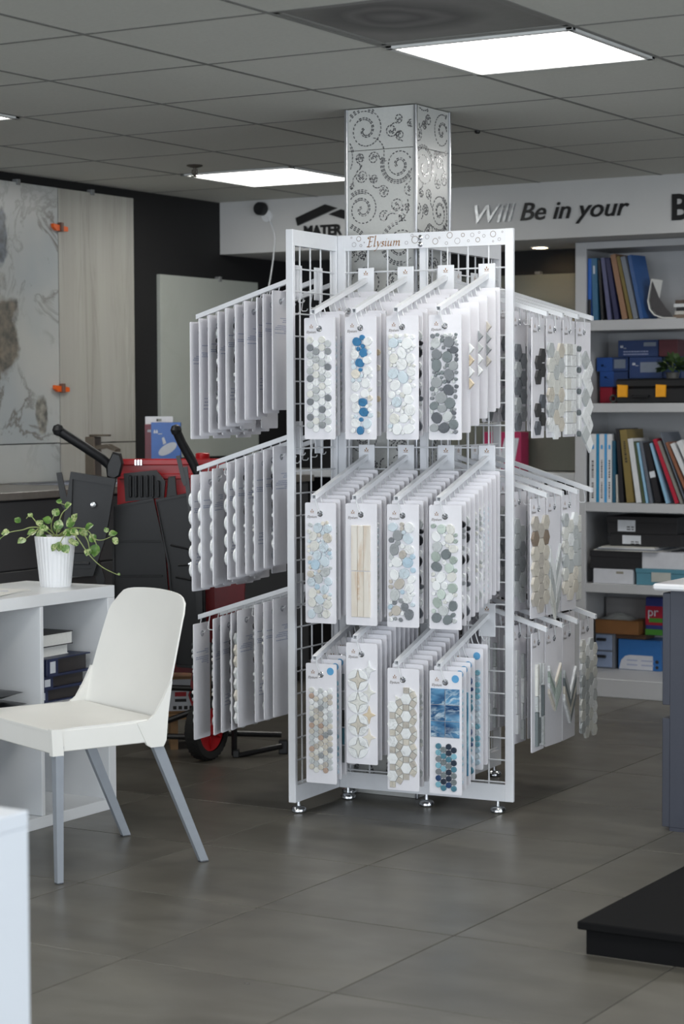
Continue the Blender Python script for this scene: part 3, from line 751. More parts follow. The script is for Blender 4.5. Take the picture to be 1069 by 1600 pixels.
ringm = MB().tube([(.0082*math.cos(a*math.pi/6), -.0034, .0082*math.sin(a*math.pi/6)) for a in range(12)], .0022, 6, closed=True)
ringm.tube([(.0082*math.cos(a*math.pi/6), .0034, .0082*math.sin(a*math.pi/6)) for a in range(12)], .0022, 6, closed=True)
ring_me = ringm.mesh('ring', [M_chrome, M_blackmt])
lg = emblem(MB(), .0078)
lg.v = [(x, y, z+.002) for x, y, z in lg.v]
logo_me = lg.mesh('logo_print', M_gold)
tm = text_mesh('Elysium', .0115, ext=0, shear=.2, bold=.0002)
_tx = MB(); _tx.add([(v.co.x, 0, v.co.y) for v in tm.vertices], [tuple(p.vertices) for p in tm.polygons], 0)
name_me = _tx.mesh('name_print', M_greyprint)
# printed text on the back of a board: rows of fine blue grey print
def back_text(seed, lower):
    rnd = random.Random(seed); mb = MB()
    def para(z, n, x0, x1):
        for k in range(n):
            x = x0
            while x < x1-.006:
                l = rnd.uniform(.004, .012); e = min(x+l, x1); mb.add([(x, 0, z-.0026), (e, 0, z-.0026), (e, 0, z), (x, 0, z)], [(0, 1, 2, 3)]); x = e+.0022
                if rnd.random() < .08: break
            z -= .0062
    para(-.055, 3, -.045, .045); para(-.080, 5, -.045, .045)
    if lower: para(-.235, 3, -.04, .03); para(-.258, 4, -.04, .04)
    return mb.mesh('back_print', M_blueprint)
BT = [back_text(1, False), back_text(2, True), back_text(3, False)]
stick_me = MB().lathe([(.001, .0), (.0125, .0), (.0125, -.0008)], 18, M=Matrix.Rotation(R(-90), 4, 'X')).mesh('sticker', mat('blue_sticker', (92, 160, 206), 0.35))
def piece_mesh(nm, pts, st, th):
    return MB().prism(pts, -.002-th, -.002, 'y', inset=.0012).mesh(nm, pal[st])
def joined(pattern):
    sts = sorted(set(p[2] for p in pattern)); mb = MB()
    for nm, pts, st, th in pattern: mb.prism(pts, -.002-th, -.002, 'y', mi=sts.index(st), inset=.0012)
    return mb.mesh('mosaic', [pal[s_] for s_ in sts])
A_ = Vector((math.cos(RA), math.sin(RA), 0)); N_ = Vector((math.sin(RA), -math.cos(RA), 0))
def to_room(s_, t_, z_): return Vector((RO[0]*KS, RO[1]*KS, 1.382*(1-KS)))+(A_*s_+N_*t_+Vector((0, 0, z_)))*KS
ORD = ['first', 'second', 'third', 'fourth', 'fifth', 'sixth', 'seventh', 'eighth', 'ninth', 'tenth', 'eleventh']
def hang(ax, ay, az, rot, j, label, w_=.112, h_=.396, pattern=None, joined_me=None, group=None, jit=None, sticker=False, back=None, front=True, start=.386):
    """hang a sample board on hook j of the arm at rack position ax, ay, az"""
    yy, zz = hook_pos(j, start=start)
    lx, ly = HOOKX, yy+.009
    if ax is None: return
    c, s_ = math.cos(rot), math.sin(rot)
    px_, py_ = ax+lx*c-ly*s_, ay+lx*s_+ly*c
    loc = to_room(px_, -py_, az+zz+HOOKZ-.003)
    jit = random.uniform(-.03, .03) if jit is None else jit
    o = obj('sample_board', board(w_, h_), None, None, loc, RA+rot+jit); o.scale = (KS, KS, KS)
    tag(o, label, 'sample board', group)
    obj('ring', ring_me, None, o)
    if front:
        obj('logo_print', logo_me, None, o, (-w_/2+.026, -.0024, .006)); obj('name_print', name_me, None, o, (-w_/2+.008, -.0024, -.014))
    if back is not None:
        obj('back_print', BT[back % 3], None, o, (0, .0024, 0))
    if sticker: obj('sticker', stick_me, None, o, (w_/2-.022, -.0022, .012))
    if pattern:
        for nm, pts, st, th in pattern:
            obj(nm, piece_mesh(nm, pts, st, th), None, o)
    elif joined_me: obj('mosaic', joined_me, None, o, kind='stuff')
    return o

# ---- arms and boards on the front panel
SA = [.112+.149*i for i in range(4)]
PZ = [1.841, 1.238, .709]
ROWN = ['top', 'middle', 'bottom']
front_spec = {
 (0, 0): ('grey and white round penny mosaic', penny_v(3, ['light_grey', 'white', 'white', 'offwhite', 'grey', 'light_grey', 'white', 'white', 'light_grey', 'mid_grey', 'offwhite'], 4, 12, .0121, -.034, -.036), 0),
 (0, 1): ('white pebbles with bright blue ones', None, 0),
 (0, 2): ('white pebbles with few pale blue ones', pebbles(32, ['white', 'white', 'white', 'offwhite', 'pale_blue', 'white', 'offwhite'], .009, .0195, -.049, .047), 0),
 (0, 3): ('dark grey pebbles', pebbles(43, ['mid_grey', 'slate', 'grey', 'mid_grey', 'slate', 'grey', 'dark_grey', 'light_grey'], .008, .0195, -.051, .047), 0),
 (1, 0): ('pale blue and cream pebbles', pebbles(51, ['pale_blue', 'offwhite', 'beige', 'pale_blue', 'offwhite', 'light_grey', 'sky', 'cream'], .009, .017, -.047, .044), 0),
 (1, 1): ('honey veined marble strips', woodstrips(), 0),
 (1, 2): ('white, grey and soft blue pebbles', pebbles(63, ['white', 'grey', 'white', 'sky', 'pale_blue', 'taupe', 'mid_grey', 'white', 'light_grey'], .010, .0185, -.052, .046), 0),
 (1, 3): ('grey green and white pebbles', pebbles(70, ['green_grey', 'white', 'pale_green', 'light_grey', 'slate', 'white', 'green_grey', 'offwhite'], .010, .0175, -.048, .044), 0),
 (2, 0): ('small beige, white and rust penny tiles', penny_v(81, ['beige', 'white', 'light_grey', 'taupe', 'beige', 'white', 'grey', 'rust', 'offwhite', 'light_grey', 'beige'], 5, 14, .0094, -.034, -.052), 1),
 (2, 1): ('white circles with grey stars', diamonds(), 0),
 (2, 2): ('white hexagons ringed by beige squares', rhombi(), 0),
 (2, 3): ('blue glass squares over teal pennies', blue_squares(), 1),
}
rnd = random.Random(31)
pb = pebbles(37, ['white', 'white', 'offwhite', 'white', 'pale_blue', 'white'], .010, .016, -.036, .044)
front_spec[(0, 1)] = (front_spec[(0, 1)][0], [(a, b, ('blue' if (-.012 < sum(p[0] for p in b)/len(b) < .014 and rnd.random() < .82) else ('cream' if rnd.random() < .07 else c)), d) for a, b, c, d in pb], 0)
back_pat = {}
for r_ in range(3):
    for i in range(4): back_pat[r_, i] = joined(front_spec[r_, i][1])
EX = [joined(pebbles(5, ['charcoal', 'black', 'white', 'grey'], .010, .018, -.046, .056)), joined(pebbles(6, ['white', 'offwhite', 'light_grey'], .010, .018, -.046, .056)),
      joined(penny_v(7, ['light_grey', 'pale_blue', 'white'], 5, 16, .0094, -.030, -.042)), joined(pebbles(8, ['black', 'white', 'light_grey', 'dark_grey'], .012, .02, -.046, .058)),
      joined(hex_rows(-.02, 3, 8, .022, -.06, ['white', 'cream', 'light_grey'], 4))]
TRI = [joined(triangles(.056, ['white', 'honey', 'white', 'honey'], -.075)), joined(triangles(.056, ['grey', 'light_grey', 'white', 'white'], -.055)), joined(triangles(.056, ['taupe', 'grey', 'grey', 'taupe'], -.045))]
BLUE = [joined([('glass_tile', rect(-.05, .05, -.33, -.06), 'aqua_glass', .006)]), joined(pebbles(9, ['aqua', 'pale_blue', 'deep_blue', 'teal', 'sky'], .010, .018, -.046, .054)), joined(penny_v(10, ['aqua', 'sky', 'pale_blue'], 5, 16, .0094, -.030, -.042))]
HON = joined([('pebble', poly_circle(.046, -.09-.05*k, .010), ('honey', 'cream', 'white')[k % 3], .006) for k in range(5)])
DARKT = joined([('glass_tile', rect(-.05, .05, -.32+.06*k, -.265+.06*k), ('slate', 'teal', 'charcoal', 'grey')[k % 4], .006) for k in range(5)])
ALL = list(range(10))
NF = {(0, 0): [0, 1, 2, 6, 7, 9], (0, 1): [0, 1, 2, 5, 7, 8], (0, 2): [0, 1, 2, 4, 6, 7, 9], (0, 3): [0, 2, 4, 6, 8, 9], (1, 0): ALL, (1, 1): ALL, (1, 2): ALL, (1, 3): ALL, (2, 0): [0, 1, 2, 4, 6], (2, 1): ALL, (2, 2): ALL, (2, 3): [0, 1, 2, 3, 5, 6]}
for r_ in range(3):
    for i in range(4):
        dz = .075 if (r_ == 2 and i == 1) else 0
        arm(SA[i], -.009, PZ[r_]+dz, 0)
        desc, pat, stk = front_spec[r_, i]
        for nth, j in enumerate(NF[r_, i]):
            g = 'sample boards on the front arms'
            if j == 0:
                hang(SA[i], -.009, PZ[r_]+dz, 0, 0, 'white sample board of %s, front of the %s row' % (desc, ROWN[r_]), pattern=pat, sticker=bool(stk), group=g, jit=.02)
            else:
                jm = {(0, 0): {1: EX[2], 2: EX[2]}, (0, 1): {1: HON}, (0, 2): {1: EX[3]}, (0, 3): {2: TRI[0], 4: TRI[1], 6: TRI[2]}, (1, 0): {1: back_pat[1, 3]}, (1, 1): {1: EX[2]},
                      (1, 2): {1: EX[3]}, (1, 3): {1: EX[0], 2: EX[3], 4: EX[1], 5: EX[1], 6: EX[2], 7: EX[2]}, (2, 0): {1: BLUE[2], 2: DARKT}, (2, 2): {1: EX[1]},
                      (2, 3): {1: BLUE[2], 2: BLUE[0], 3: BLUE[1], 4: BLUE[2], 5: BLUE[2]}}.get((r_, i), {}).get(j)
                hang(SA[i], -.009, PZ[r_]+dz, 0, j, 'white sample board hanging %s in line on the %s arm of the %s front row' % (ORD[nth], ORD[i], ROWN[r_]), joined_me=jm, group=g, sticker=((r_ == 2 and i in (0, 3)) and j < 6), jit=random.uniform(-.035, .035))
# ---- arms on the left panel (boards show their backs)
LT = [-.235, -.085, .070]
LZ = [1.842, 1.320, .807]
LEFT_H = {0: [0, 1, 2, 3, 4, 5, 6, 7, 8, 9], 1: [0, 1, 2, 4, 5, 6, 7, 8, 9], 2: [0, 2, 3, 4, 5, 7, 8, 9]}
SCAL = joined([('scale_tile', poly_circle(-.036, -.05-.06*k, .028, 14), 'white', .007) for k in range(5)]+[('scale_tile', poly_circle(.0, -.08-.06*k, .028, 14), 'white', .007) for k in range(5)]+[('scale_tile', poly_circle(.036, -.05-.06*k, .028, 14), 'white', .007) for k in range(5)])
for r_ in range(3):
    for i in range(3):
        arm(-.032, LT[i], LZ[r_], -math.pi/2)
        for q, j in enumerate(LEFT_H[r_]):
            if i > 0 and q > 3: continue
            jm = SCAL if (r_ == 1 and q in (0, 1, 2, 3, 4)) else (EX[(q+i) % 5] if (r_ > 0 or q in (3, 5)) else None)
            wd, jt = .112, random.uniform(-.05, .05)
            if r_ == 0 and q == 7 and i == 0: jt = .22
            if r_ == 1 and q == 2 and i == 0: jt = .20
            if r_ == 2 and i == 0 and q in (1, 2, 3): jt = (.20, .12, .2)[q-1]; wd = .12
            hang(-.032, LT[i], LZ[r_], -math.pi/2, j, 'back of white sample board, %s from the tip of the %s %s left arm' % (ORD[q], ('nearest', 'second', 'farthest')[i], ('upper', 'middle', 'lower')[r_]),
                 w_=wd, h_=.40, joined_me=jm, group='sample boards on the left arms', jit=jt, back=q+r_)
# ---- arms on the right panel
RT = [.132, .280, .426, .570]
RZ = [1.840, 1.232, .778]
dark = [(-.02, -.10), (.016, -.075), (-.02, -.155), (.016, -.13)]
right_spec = {
 (0, 0): ('charcoal hexagons', big_hex([(-.012, -.115), (.030, -.09), (-.012, -.165), (.030, -.14), (-.016, -.275), (.034, -.245), (-.016, -.335), (.034, -.305)], .027, ['charcoal', 'charcoal', 'dark_grey'], 2, True)),
 (0, 1): ('white and beige hexagons', hex_rows(-.04, 3, 6, .029, -.07, ['white', 'beige', 'offwhite', 'light_grey'], 12)),
 (0, 2): ('white brick-set rectangles', subway(['white', 'offwhite', 'white'])),
 (0, 3): ('white diamonds edged with blue dots', lattice(['light_grey', 'white'])),
 (1, 0): ('taupe honeycomb hexagons', hex_rows(-.034, 3, 6, .029, -.048, ['taupe', 'brown', 'beige', 'taupe'], 14)),
 (1, 1): ('white marble chevrons', chevrons(['white', 'offwhite', 'light_grey'], 3, -.13, .055, .058, 3, .09)),
 (1, 2): ('long pale hexagons with cream ones', hex_rows(-.040, 3, 6, .027, -.05, ['white', 'cream', 'light_grey', 'offwhite', 'beige'], 16)),
 (1, 3): ('large white rectangles with dark joints', grid_rects(['white', 'offwhite', 'light_grey'], 5)),
 (2, 0): ('narrow white and grey glass strips', strips(((-.03, -.012), (.006, .016), (.03, .044)), ['white', 'light_grey', 'slate', 'offwhite'], 6)),
 (2, 1): ('slim pale green chevrons', chevrons(['pale_green', 'cream', 'white', 'green_grey'], 5, -.09, .018, .050, 7, .065)),
 (2, 2): ('wide white, beige and grey chevrons', chevrons(['white', 'beige', 'slate', 'light_grey', 'white'], 4, -.12, .026, .066, 9, .085)),
 (2, 3): ('interlocking off-white sheet tiles', hex_rows(-.05, 4, 8, .024, -.055, ['offwhite', 'light_grey', 'white'], 18)),
}
second_right = {0: joined(big_hex([(-.02, -.10-.06*k) for k in range(5)]+[(.03, -.13-.06*k) for k in range(4)], .03, ['grey', 'light_grey', 'mid_grey'], 5, True)),
                1: joined(hex_rows(-.03, 2, 5, .03, -.08, ['light_grey', 'grey'], 3)), 2: joined(strips(((-.03, -.01), (.02, .035)), ['white', 'light_grey'], 8))}
for r_ in range(3):
    for i in range(4):
        ty = RT[i]+(.04 if (r_ == 2 and i == 3) else 0)
        arm(.324, ty, RZ[r_], math.pi/2, start=.362)
        desc, pat = right_spec[r_, i]
        wd = .140 if (r_, i) in ((2, 2), (2, 1), (1, 1)) else .124
        j0 = 1 if (r_, i) == (1, 3) else 0
        for q, j in enumerate((j0, j0+2, 5, 7, 9)):
            if q == 0:
                hang(.324, ty, RZ[r_], math.pi/2, j, 'sample board of %s, outermost on a right arm' % desc, w_=wd, h_=.405, pattern=pat, group='sample boards on the right arms', start=.362, jit=(.05, -.03, .04, -.05)[(i+r_) % 4])
            elif i < 3 or q < 3:
                hang(.324, ty, RZ[r_], math.pi/2, j, 'sample board %s from the tip of the %s right arm, %s row' % (ORD[q], ('nearest', 'second', 'third', 'farthest')[i], ROWN[r_]), w_=.126, h_=.405, joined_me=second_right[r_] if q < 3 else None, group='sample boards on the right arms', start=.362, jit=random.uniform(-.05, .03))

# ------------------------------------------------------------------ white cubby shelf, plant, its contents
M_lam = mat('white_laminate', (222, 224, 226), 0.32, var=0.015, scale=6)
cub = thing('cubby_shelf', 'low white cube shelf holding books and a potted plant', 'shelf', (-4.31, 5.733, 0))
# local: front at x=0 facing +x, runs to -y ; right end at y=0
D = .385; LEN = 1.50
for nm, b in (('top_board', (-D, 0, -LEN, 0, .728, .768)), ('bottom_board', (-D, 0, -LEN+.04, -.04, .0, .038)), ('side_panel', (-D, 0, -.04, 0, 0, .7275)), ('side_panel', (-D, 0, -LEN, -LEN+.04, 0, .7275)),
              ('divider', (-D, -.004, -.398, -.381, .0385, .7275)), ('divider', (-D, -.004, -.755, -.738, .0385, .7275)), ('divider', (-D, -.004, -1.112, -1.095, .0385, .7275))):
    obj(nm, MB().box(*b, c=.0012), M_lam, cub)
for y0, y1 in ((-.3805, -.0405), (-.7375, -.3985), (-1.0945, -.7555), (-1.459, -1.1125)): obj('shelf_board', MB().box(-D, -.004, y0, y1, .380, .397, c=.001), M_lam, cub)
obj('back_panel', MB().box(-D-.006, -D, -LEN+.005, -.005, .005, .765), M_lam, cub)
def flat_book(name, label, loc, rot, w_, d_, h_, cover, page, cat='book', group=None):
    t = thing(name, label, cat, loc, rot, group); t.location.z += .0006
    c = .003
    obj('cover', MB().box(-w_/2, w_/2, -d_/2, d_/2, h_-c, h_).box(-w_/2, w_/2, -d_/2, d_/2, 0, c).box(-w_/2, -w_/2+c, -d_/2, d_/2, c, h_-c), cover, t)
    obj('pages', MB().box(-w_/2+.004, w_/2-.002, -d_/2+.003, d_/2-.003, c, h_-c), page, t)
    return t
M_page = mat('paper', (214, 214, 210), 0.7, var=0.04, scale=200)
M_navy = mat('navy_vinyl', (38, 46, 76), 0.4, var=0.08)
M_bk = mat('black_cover', (46, 42, 42), 0.4)
bx, by = -4.31-.20, 5.733
zz = .397
g = 'binders in the cube shelf'
M_wlab = mat('white_label', (200, 204, 210), 0.5)
for k, (h_, lab) in enumerate(((.044, 'navy binder at the bottom of the stack in the cube shelf'), (.044, 'navy binder in the middle of the stack in the cube shelf'), (.058, 'thick navy binder under the white books in the cube shelf'))):
    t = thing('binder', lab, 'binder', (bx+.005*k, by-.235+.012*k, zz+.0004*k+.0004), .04*(k-1), g)
    obj('cover', MB().box(-.14, .15, -.115, .125, 0, .004).box(-.14, .15, -.115, .125, h_-.004, h_).box(.145, .15, -.115, -.06, .004, h_-.004), M_navy, t)
    obj('spine', MB().box(-.14, .15, -.122, -.1155, 0, h_, c=.002), M_navy, t)
    obj('pages', MB().box(-.13, .138, -.11, .115, .0045, h_-.0045), M_bk, t)
    obj('label', MB().box(.1503, .1508, -.105, -.075, .010, h_-.010), M_wlab, t, label='small white printed square on the cover')
    zz += h_
flat_book('book', 'white paperback block lying on the navy binders in the cube shelf', (bx-.02, by-.250, zz), .05, .27, .20, .034, M_page, M_page, group='books in the cube shelf'); zz += .034
flat_book('book', 'thick book with a dark cover and white pages, top of the cube shelf stack', (bx-.01, by-.242, zz), .02, .27, .21, .044, [M_bk], M_page, group='books in the cube shelf')
M_pouch = mat('black_vinyl_pouch', (26, 27, 30), 0.28, var=0.1, bump=0.3, scale=18)
for k in range(2):
    t = thing('pouch', ('lower', 'upper')[k]+' glossy black pouch lying in the left bay of the cube shelf', 'pouch', (-4.31-.15, 5.733-.580-.012*k, .398+.036*k), .1*k, 'black pouches')
    mb = MB(); n = 10; vs = []
    for i in range(n+1):
        for j in range(n+1):
            u, v = i/n*2-1, j/n*2-1; vs.append((u*.13, v*.13, 0))
    prof = lambda u, v: .017*(max(0, (1-u*u)*(1-v*v)))**.4
    top = [(x, y, .017+prof(x/.13, y/.13)*.95+.0015*math.sin(9*x/.13)*prof(x/.13, y/.13)/.017) for x, y, z in vs]; bot = [(x, y, .017-prof(x/.13, y/.13)) for x, y, z in vs]
    q = lambda o: [(o+i*(n+1)+j, o+(i+1)*(n+1)+j, o+(i+1)*(n+1)+j+1, o+i*(n+1)+j+1) for i in range(n) for j in range(n)]
    mb.add(top+bot, q(0)+q((n+1)**2), smooth=True)
    obj('pouch_body', mb, M_pouch, t)
t = thing('paper_sheets', 'loose printed sheets lying on the cube shelf top at the left edge', 'paper', (-4.50, 5.28, .768), .2)
for k in range(3): obj('sheet', MB().box(-.10, .10, -.14, .14, .0005+.001*k, .0013+.001*k, M=Matrix.Rotation(.06*k, 4, 'Z')), M_page, t)
mb = MB()
for k in range(9): mb.box(-.08, .07-.01*(k % 3), -.12+.025*k, -.115+.025*k, .0034, .0036, M=Matrix.Rotation(.12, 4, 'Z'))
obj('print_lines', mb, M_blueprint, t)

plant = thing('potted_pothos', 'trailing variegated pothos in a white ribbed pot on the cube shelf', 'plant', (-4.462, 5.603, .768))
M_pot = mat('white_pot', (226, 227, 229), 0.4, var=0.01)
prof = [(.052, 0), (.053, .004)]+[(.053+.017*k/8, .004+.166*k/8) for k in range(1, 9)]
obj('pot', MB().lathe(prof+[(.067, .172), (.0655, .172), (.060, .135)], 60, flute=-.022), M_pot, plant)
obj('soil', MB().lathe([(.001, .148), (.0595, .146)], 20), mat('potting_soil', (52, 42, 34), 0.9, var=0.3, bump=.6, scale=90), plant)
def leaf_mat():
    m = marble('variegated_leaf', (62, 100, 40), (206, 212, 158), 2.2, .11, .35, cloud=(104, 142, 62), rand=True, contrast=1.0); return m
M_leaf = leaf_mat(); M_stem = mat('green_stem', (134, 146, 88), 0.5)
def leaf_mesh():
    prof = [(0, .0), (.12, .25), (.3, .42), (.5, .46), (.7, .36), (.88, .16), (1.0, 0)]
    vs = []; fs = []
    for (x, w_) in prof:
        zc = .10*math.sin(x*2.6)
        for k in (-1, -.5, 0, .5, 1): vs.append((x, k*w_, zc+.16*w_*abs(k)*2*.5))
    for i in range(len(prof)-1):
        for k in range(4): fs.append((i*5+k, i*5+k+1, (i+1)*5+k+1, (i+1)*5+k))
    return MB().add(vs, fs, smooth=True).mesh('leaf', M_leaf)
leaf_me = leaf_mesh()
STEMS = [[(0.002, 0.001, 0.1700), (-0.008, -0.0280, 0.1970), (-0.0480, -0.0630, 0.2030), (-0.0760, -0.0800, 0.1940), (-0.1130, -0.1020, 0.1860), (-0.1380, -0.1170, 0.1680)], [(0.007, 0.004, 0.1700), (0.0540, 0.009, 0.1970), (0.0980, 0.0120, 0.2000), (0.1280, 0.0180, 0.1900), (0.1470, 0.0290, 0.1640), (0.1690, 0.0420, 0.1600), (0.1950, 0.0580, 0.1720)], [(0.0110, 0.007, 0.1700), (0.0800, -0.0110, 0.1820), (0.1110, -0.0160, 0.1650), (0.1470, 0, 0.1100), (0.1830, 0.0220, 0.0700), (0.2270, 0.0480, 0.0440)], [(0.004, 0.002, 0.1700), (0.0160, -0.002, 0.2100), (0.0280, 0.005, 0.2490), (0.0460, 0.0160, 0.2710), (0.0190, -0.001, 0.2840)], [(-0.002, -0.001, 0.1700), (-0.0170, 0.001, 0.2040), (-0.0160, 0.0140, 0.2390)], [(-0.004, -0.002, 0.1700), (-0.0570, -0.0110, 0.2040), (-0.0830, -0.0260, 0.2390), (-0.0960, -0.0340, 0.2300)], [(0.0150, 0.009, 0.1700), (0.0710, -0.0280, 0.1870), (0.0700, -0.0570, 0.1580), (0.0680, -0.0590, 0.1390)], [(0.1100, 0.007, 0.1900), (0.1320, 0.009, 0.1580), (0.1370, 0.0120, 0.1260)], [(-0.0290, -0.0520, 0.1980), (-0.0420, -0.0710, 0.1820), (-0.0590, -0.0810, 0.1660)], [(0.1350, 0.0220, 0.1770), (0.1480, 0.0300, 0.1550), (0.1520, 0.0320, 0.1360)]]
LEAVES = [((-0.1380, -0.1170, 0.1680), 3.4907, 0.0260), ((-0.1130, -0.1020, 0.1860), 3.3161, 0.0320), ((-0.0590, -0.0810, 0.1640), 3.6652, 0.0340), ((-0.0810, -0.0830, 0.2200), 2.6180, 0.0260), ((-0.0780, -0.0230, 0.2350), 2.6180, 0.0220), ((-0.0410, -0.0480, 0.1890), 3.4907, 0.0340), ((-0.0130, -0.0420, 0.1830), 3.3161, 0.0340), ((-0.0160, 0.0140, 0.2370), 1.0472, 0.0320), ((-0.009, -0.005, 0.2180), 2.7925, 0.0340), ((-0.006, -0.0270, 0.2020), 3.4907, 0.0360), ((0.0350, 0.009, 0.2710), 0.3491, 0.0280), ((0.0280, 0.005, 0.2860), 2.9671, 0.0220), ((0.0250, -0.0200, 0.1960), 1.2217, 0.0360), ((0.0460, 0.004, 0.2040), 0.5236, 0.0360), ((0.0650, 0.0150, 0.2190), 1.0472, 0.0340), ((0.0720, -0.0150, 0.1900), -0.3491, 0.0360), ((0.0940, 0.009, 0.1920), -0.5236, 0.0360), ((0.1190, 0.0120, 0.1990), 0.3491, 0.0340), ((0.1320, 0.0200, 0.1790), -1.0472, 0.0340), ((0.0680, -0.0580, 0.1580), -1.7453, 0.0360), ((0.0770, -0.0530, 0.1470), -1.0472, 0.0340), ((0.0540, -0.0610, 0.1490), -2.0944, 0.0300), ((0.0860, -0.0190, 0.1690), -1.3963, 0.0300), ((0.1030, -0.0200, 0.1630), -1.5708, 0.0260), ((0.1520, 0.0320, 0.1470), -1.7453, 0.0460), ((0.1380, 0.0120, 0.1320), -1.9199, 0.0300), ((0.1870, 0.0530, 0.1770), 0.1745, 0.0320), ((0.1970, 0.0590, 0.1660), -0.8727, 0.0300), ((0.1840, 0.0510, 0.1850), 2.0944, 0.0200), ((0.2260, 0.0470, 0.0470), -0.3491, 0.0120), ((0.005, 0.0150, 0.1820), 2.0944, 0.0340), ((-0.0330, -0.008, 0.1740), 4.0143, 0.0300), ((0.0540, -0.0260, 0.1820), 0, 0.0360), ((-0.0370, -0.0220, 0.2050), 2.4435, 0.0300), ((0.0330, 0.0430, 0.2040), 1.7453, 0.0300)]
for st in STEMS:
    P = [Vector(p) for p in st]; pts = []
    Q = [P[0]]+P+[P[-1]]
    for i in range(1, len(Q)-2):
        for k in range(5):
            u = k/5; a, b, c, d = Q[i-1], Q[i], Q[i+1], Q[i+2]
            pts.append(.5*((2*b)+(c-a)*u+(2*a-5*b+4*c-d)*u*u+(3*b-a-3*c+d)*u**3))
    pts.append(P[-1]); obj('stem', MB().tube(pts, [.0026-.0014*i/len(pts) for i in range(len(pts))], 6), M_stem, plant)
rl_ = random.Random(4)
for (p, ang, size) in LEAVES:
    o = obj('leaf', leaf_me, None, plant, p, (rl_.uniform(.5, 1.3), rl_.uniform(-.5, .5), .5358+rl_.uniform(-.5, .5)))
    # leaf blade faces the room, pointing along ang in the upright plane
    f = Vector((math.cos(.5358), math.sin(.5358), 0)); upv = Vector((0, 0, 1)); back = Vector((-math.sin(.5358), math.cos(.5358), 0))
    d = (f*math.cos(ang)+upv*math.sin(ang)+back*rl_.uniform(-.5, .5)).normalized(); nrm = (-back*.75+upv*.65+f*rl_.uniform(-.4, .4)); nrm = (nrm-d*nrm.dot(d)).normalized(); sd = nrm.cross(d)
    o.rotation_euler = Matrix((d, sd, nrm)).transposed().to_euler(); o.scale = (size, size, size)

# ------------------------------------------------------------------ chair
M_shell = mat('white_chair_shell', (232, 231, 226), 0.42, var=0.012, scale=8)
M_leg = mat('grey_chair_leg', (150, 156, 164), 0.35, 0.15, var=0.03)
M_glide = mat('grey_glide', (70, 72, 76), 0.5)
ch = thing('chair', 'white plastic shell chair with slanted grey metal legs', 'chair', (-3.8824, 5.0475, 0), math.atan2(-.4, .917))
mb = MB()                                              # seat: rounded slab dished in the middle with a skirt
n = 16; vs = []
def seat_z(u, v): return .452-.010*max(0, 1-u*u)*max(0, 1-((v-.1)/1.0)**2)-.006*max(0, -v-.6)*2.0
for i in range(n+1):
    for j in range(n+1):
        u, v = i/n*2-1, j/n*2-1; vs.append((u*(.243-.006*max(0, v)), -.085+v*.185, seat_z(u, v)))
q = [(i*(n+1)+j, (i+1)*(n+1)+j, (i+1)*(n+1)+j+1, i*(n+1)+j+1) for i in range(n) for j in range(n)]
k0 = len(vs); vs2 = vs+[(x, y, z-.007) for x, y, z in vs]
rim = [i*(n+1) for i in range(n+1)]+[n*(n+1)+j for j in range(1, n+1)]+[i*(n+1)+n for i in range(n-1, -1, -1)]+[j for j in range(n-1, 0, -1)]
fs = q+[tuple(a+k0 for a in f) for f in q]+[(rim[a], rim[(a+1) % len(rim)], rim[(a+1) % len(rim)]+k0, rim[a]+k0) for a in range(len(rim))]
mb.add(vs2, fs, smooth=True)
obj('seat', mb, M_shell, ch)
mb = MB()
mb.box(-.240, .240, -.268, -.258, .380, .4465, c=.003)                                           # front skirt
for s_ in (-1, 1):
    mb.box(s_*.240-.004, s_*.240+.004, -.262, .06, .384, .446, c=.002)                          # side skirts
    mb.prism([(-.272, .452), (-.238, .450), (-.232, .374), (-.268, .374)], s_*.246-.018, s_*.246+.003 if s_ > 0 else s_*.246+.018, 'x')
    # wing linking seat and backrest
    mb.prism([(.012, .446), (.046, .376), (.060, .368), (.102, .368), (.112, .385), (.120, .47), (.134, .56), (.129, .56), (.104, .512), (.074, .466), (.05, .45)], s_*.243-.005, s_*.243+.005, 'x')
obj('seat_frame', mb, M_shell, ch)
mb = MB()                                              # backrest shell
nu, nv = 16, 16; th = .006; A1 = []; B1 = []
for j in range(nv+1):
    v = j/nv
    z = .395+.42*v
    y0 = .104+.104*v**1.15
    half = .246-.034*v**1.6
    for i in range(nu+1):
        u = i/nu*2-1
        hz = z
        if v > .82:                                    # rounded top corners
            c = (v-.82)/.18; hz = .7394+(.815-.012*u*u-.7394)*c*(1-.30*abs(u)**9)
        uu = u*(1-.07*max(0, v-.86)/.14*abs(u)**3)
        x = uu*half; y = y0+.028*(1-u*u)*(.4+.6*math.sin(v*2.6))-.012*u*u*(1-v)
        A1.append((x, y, hz)); B1.append((x*1.001, y+th, hz))
q = [(j*(nu+1)+i, j*(nu+1)+i+1, (j+1)*(nu+1)+i+1, (j+1)*(nu+1)+i) for j in range(nv) for i in range(nu)]
K = len(A1)
rim = [i for i in range(nu+1)]+[j*(nu+1)+nu for j in range(1, nv+1)]+[nv*(nu+1)+i for i in range(nu-1, -1, -1)]+[j*(nu+1) for j in range(nv-1, 0, -1)]
mb.add(A1+B1, q+[tuple(a+K for a in f) for f in q]+[(rim[a], rim[(a+1) % len(rim)], rim[(a+1) % len(rim)]+K, rim[a]+K) for a in range(len(rim))], smooth=True)
obj('backrest', mb, M_shell, ch)
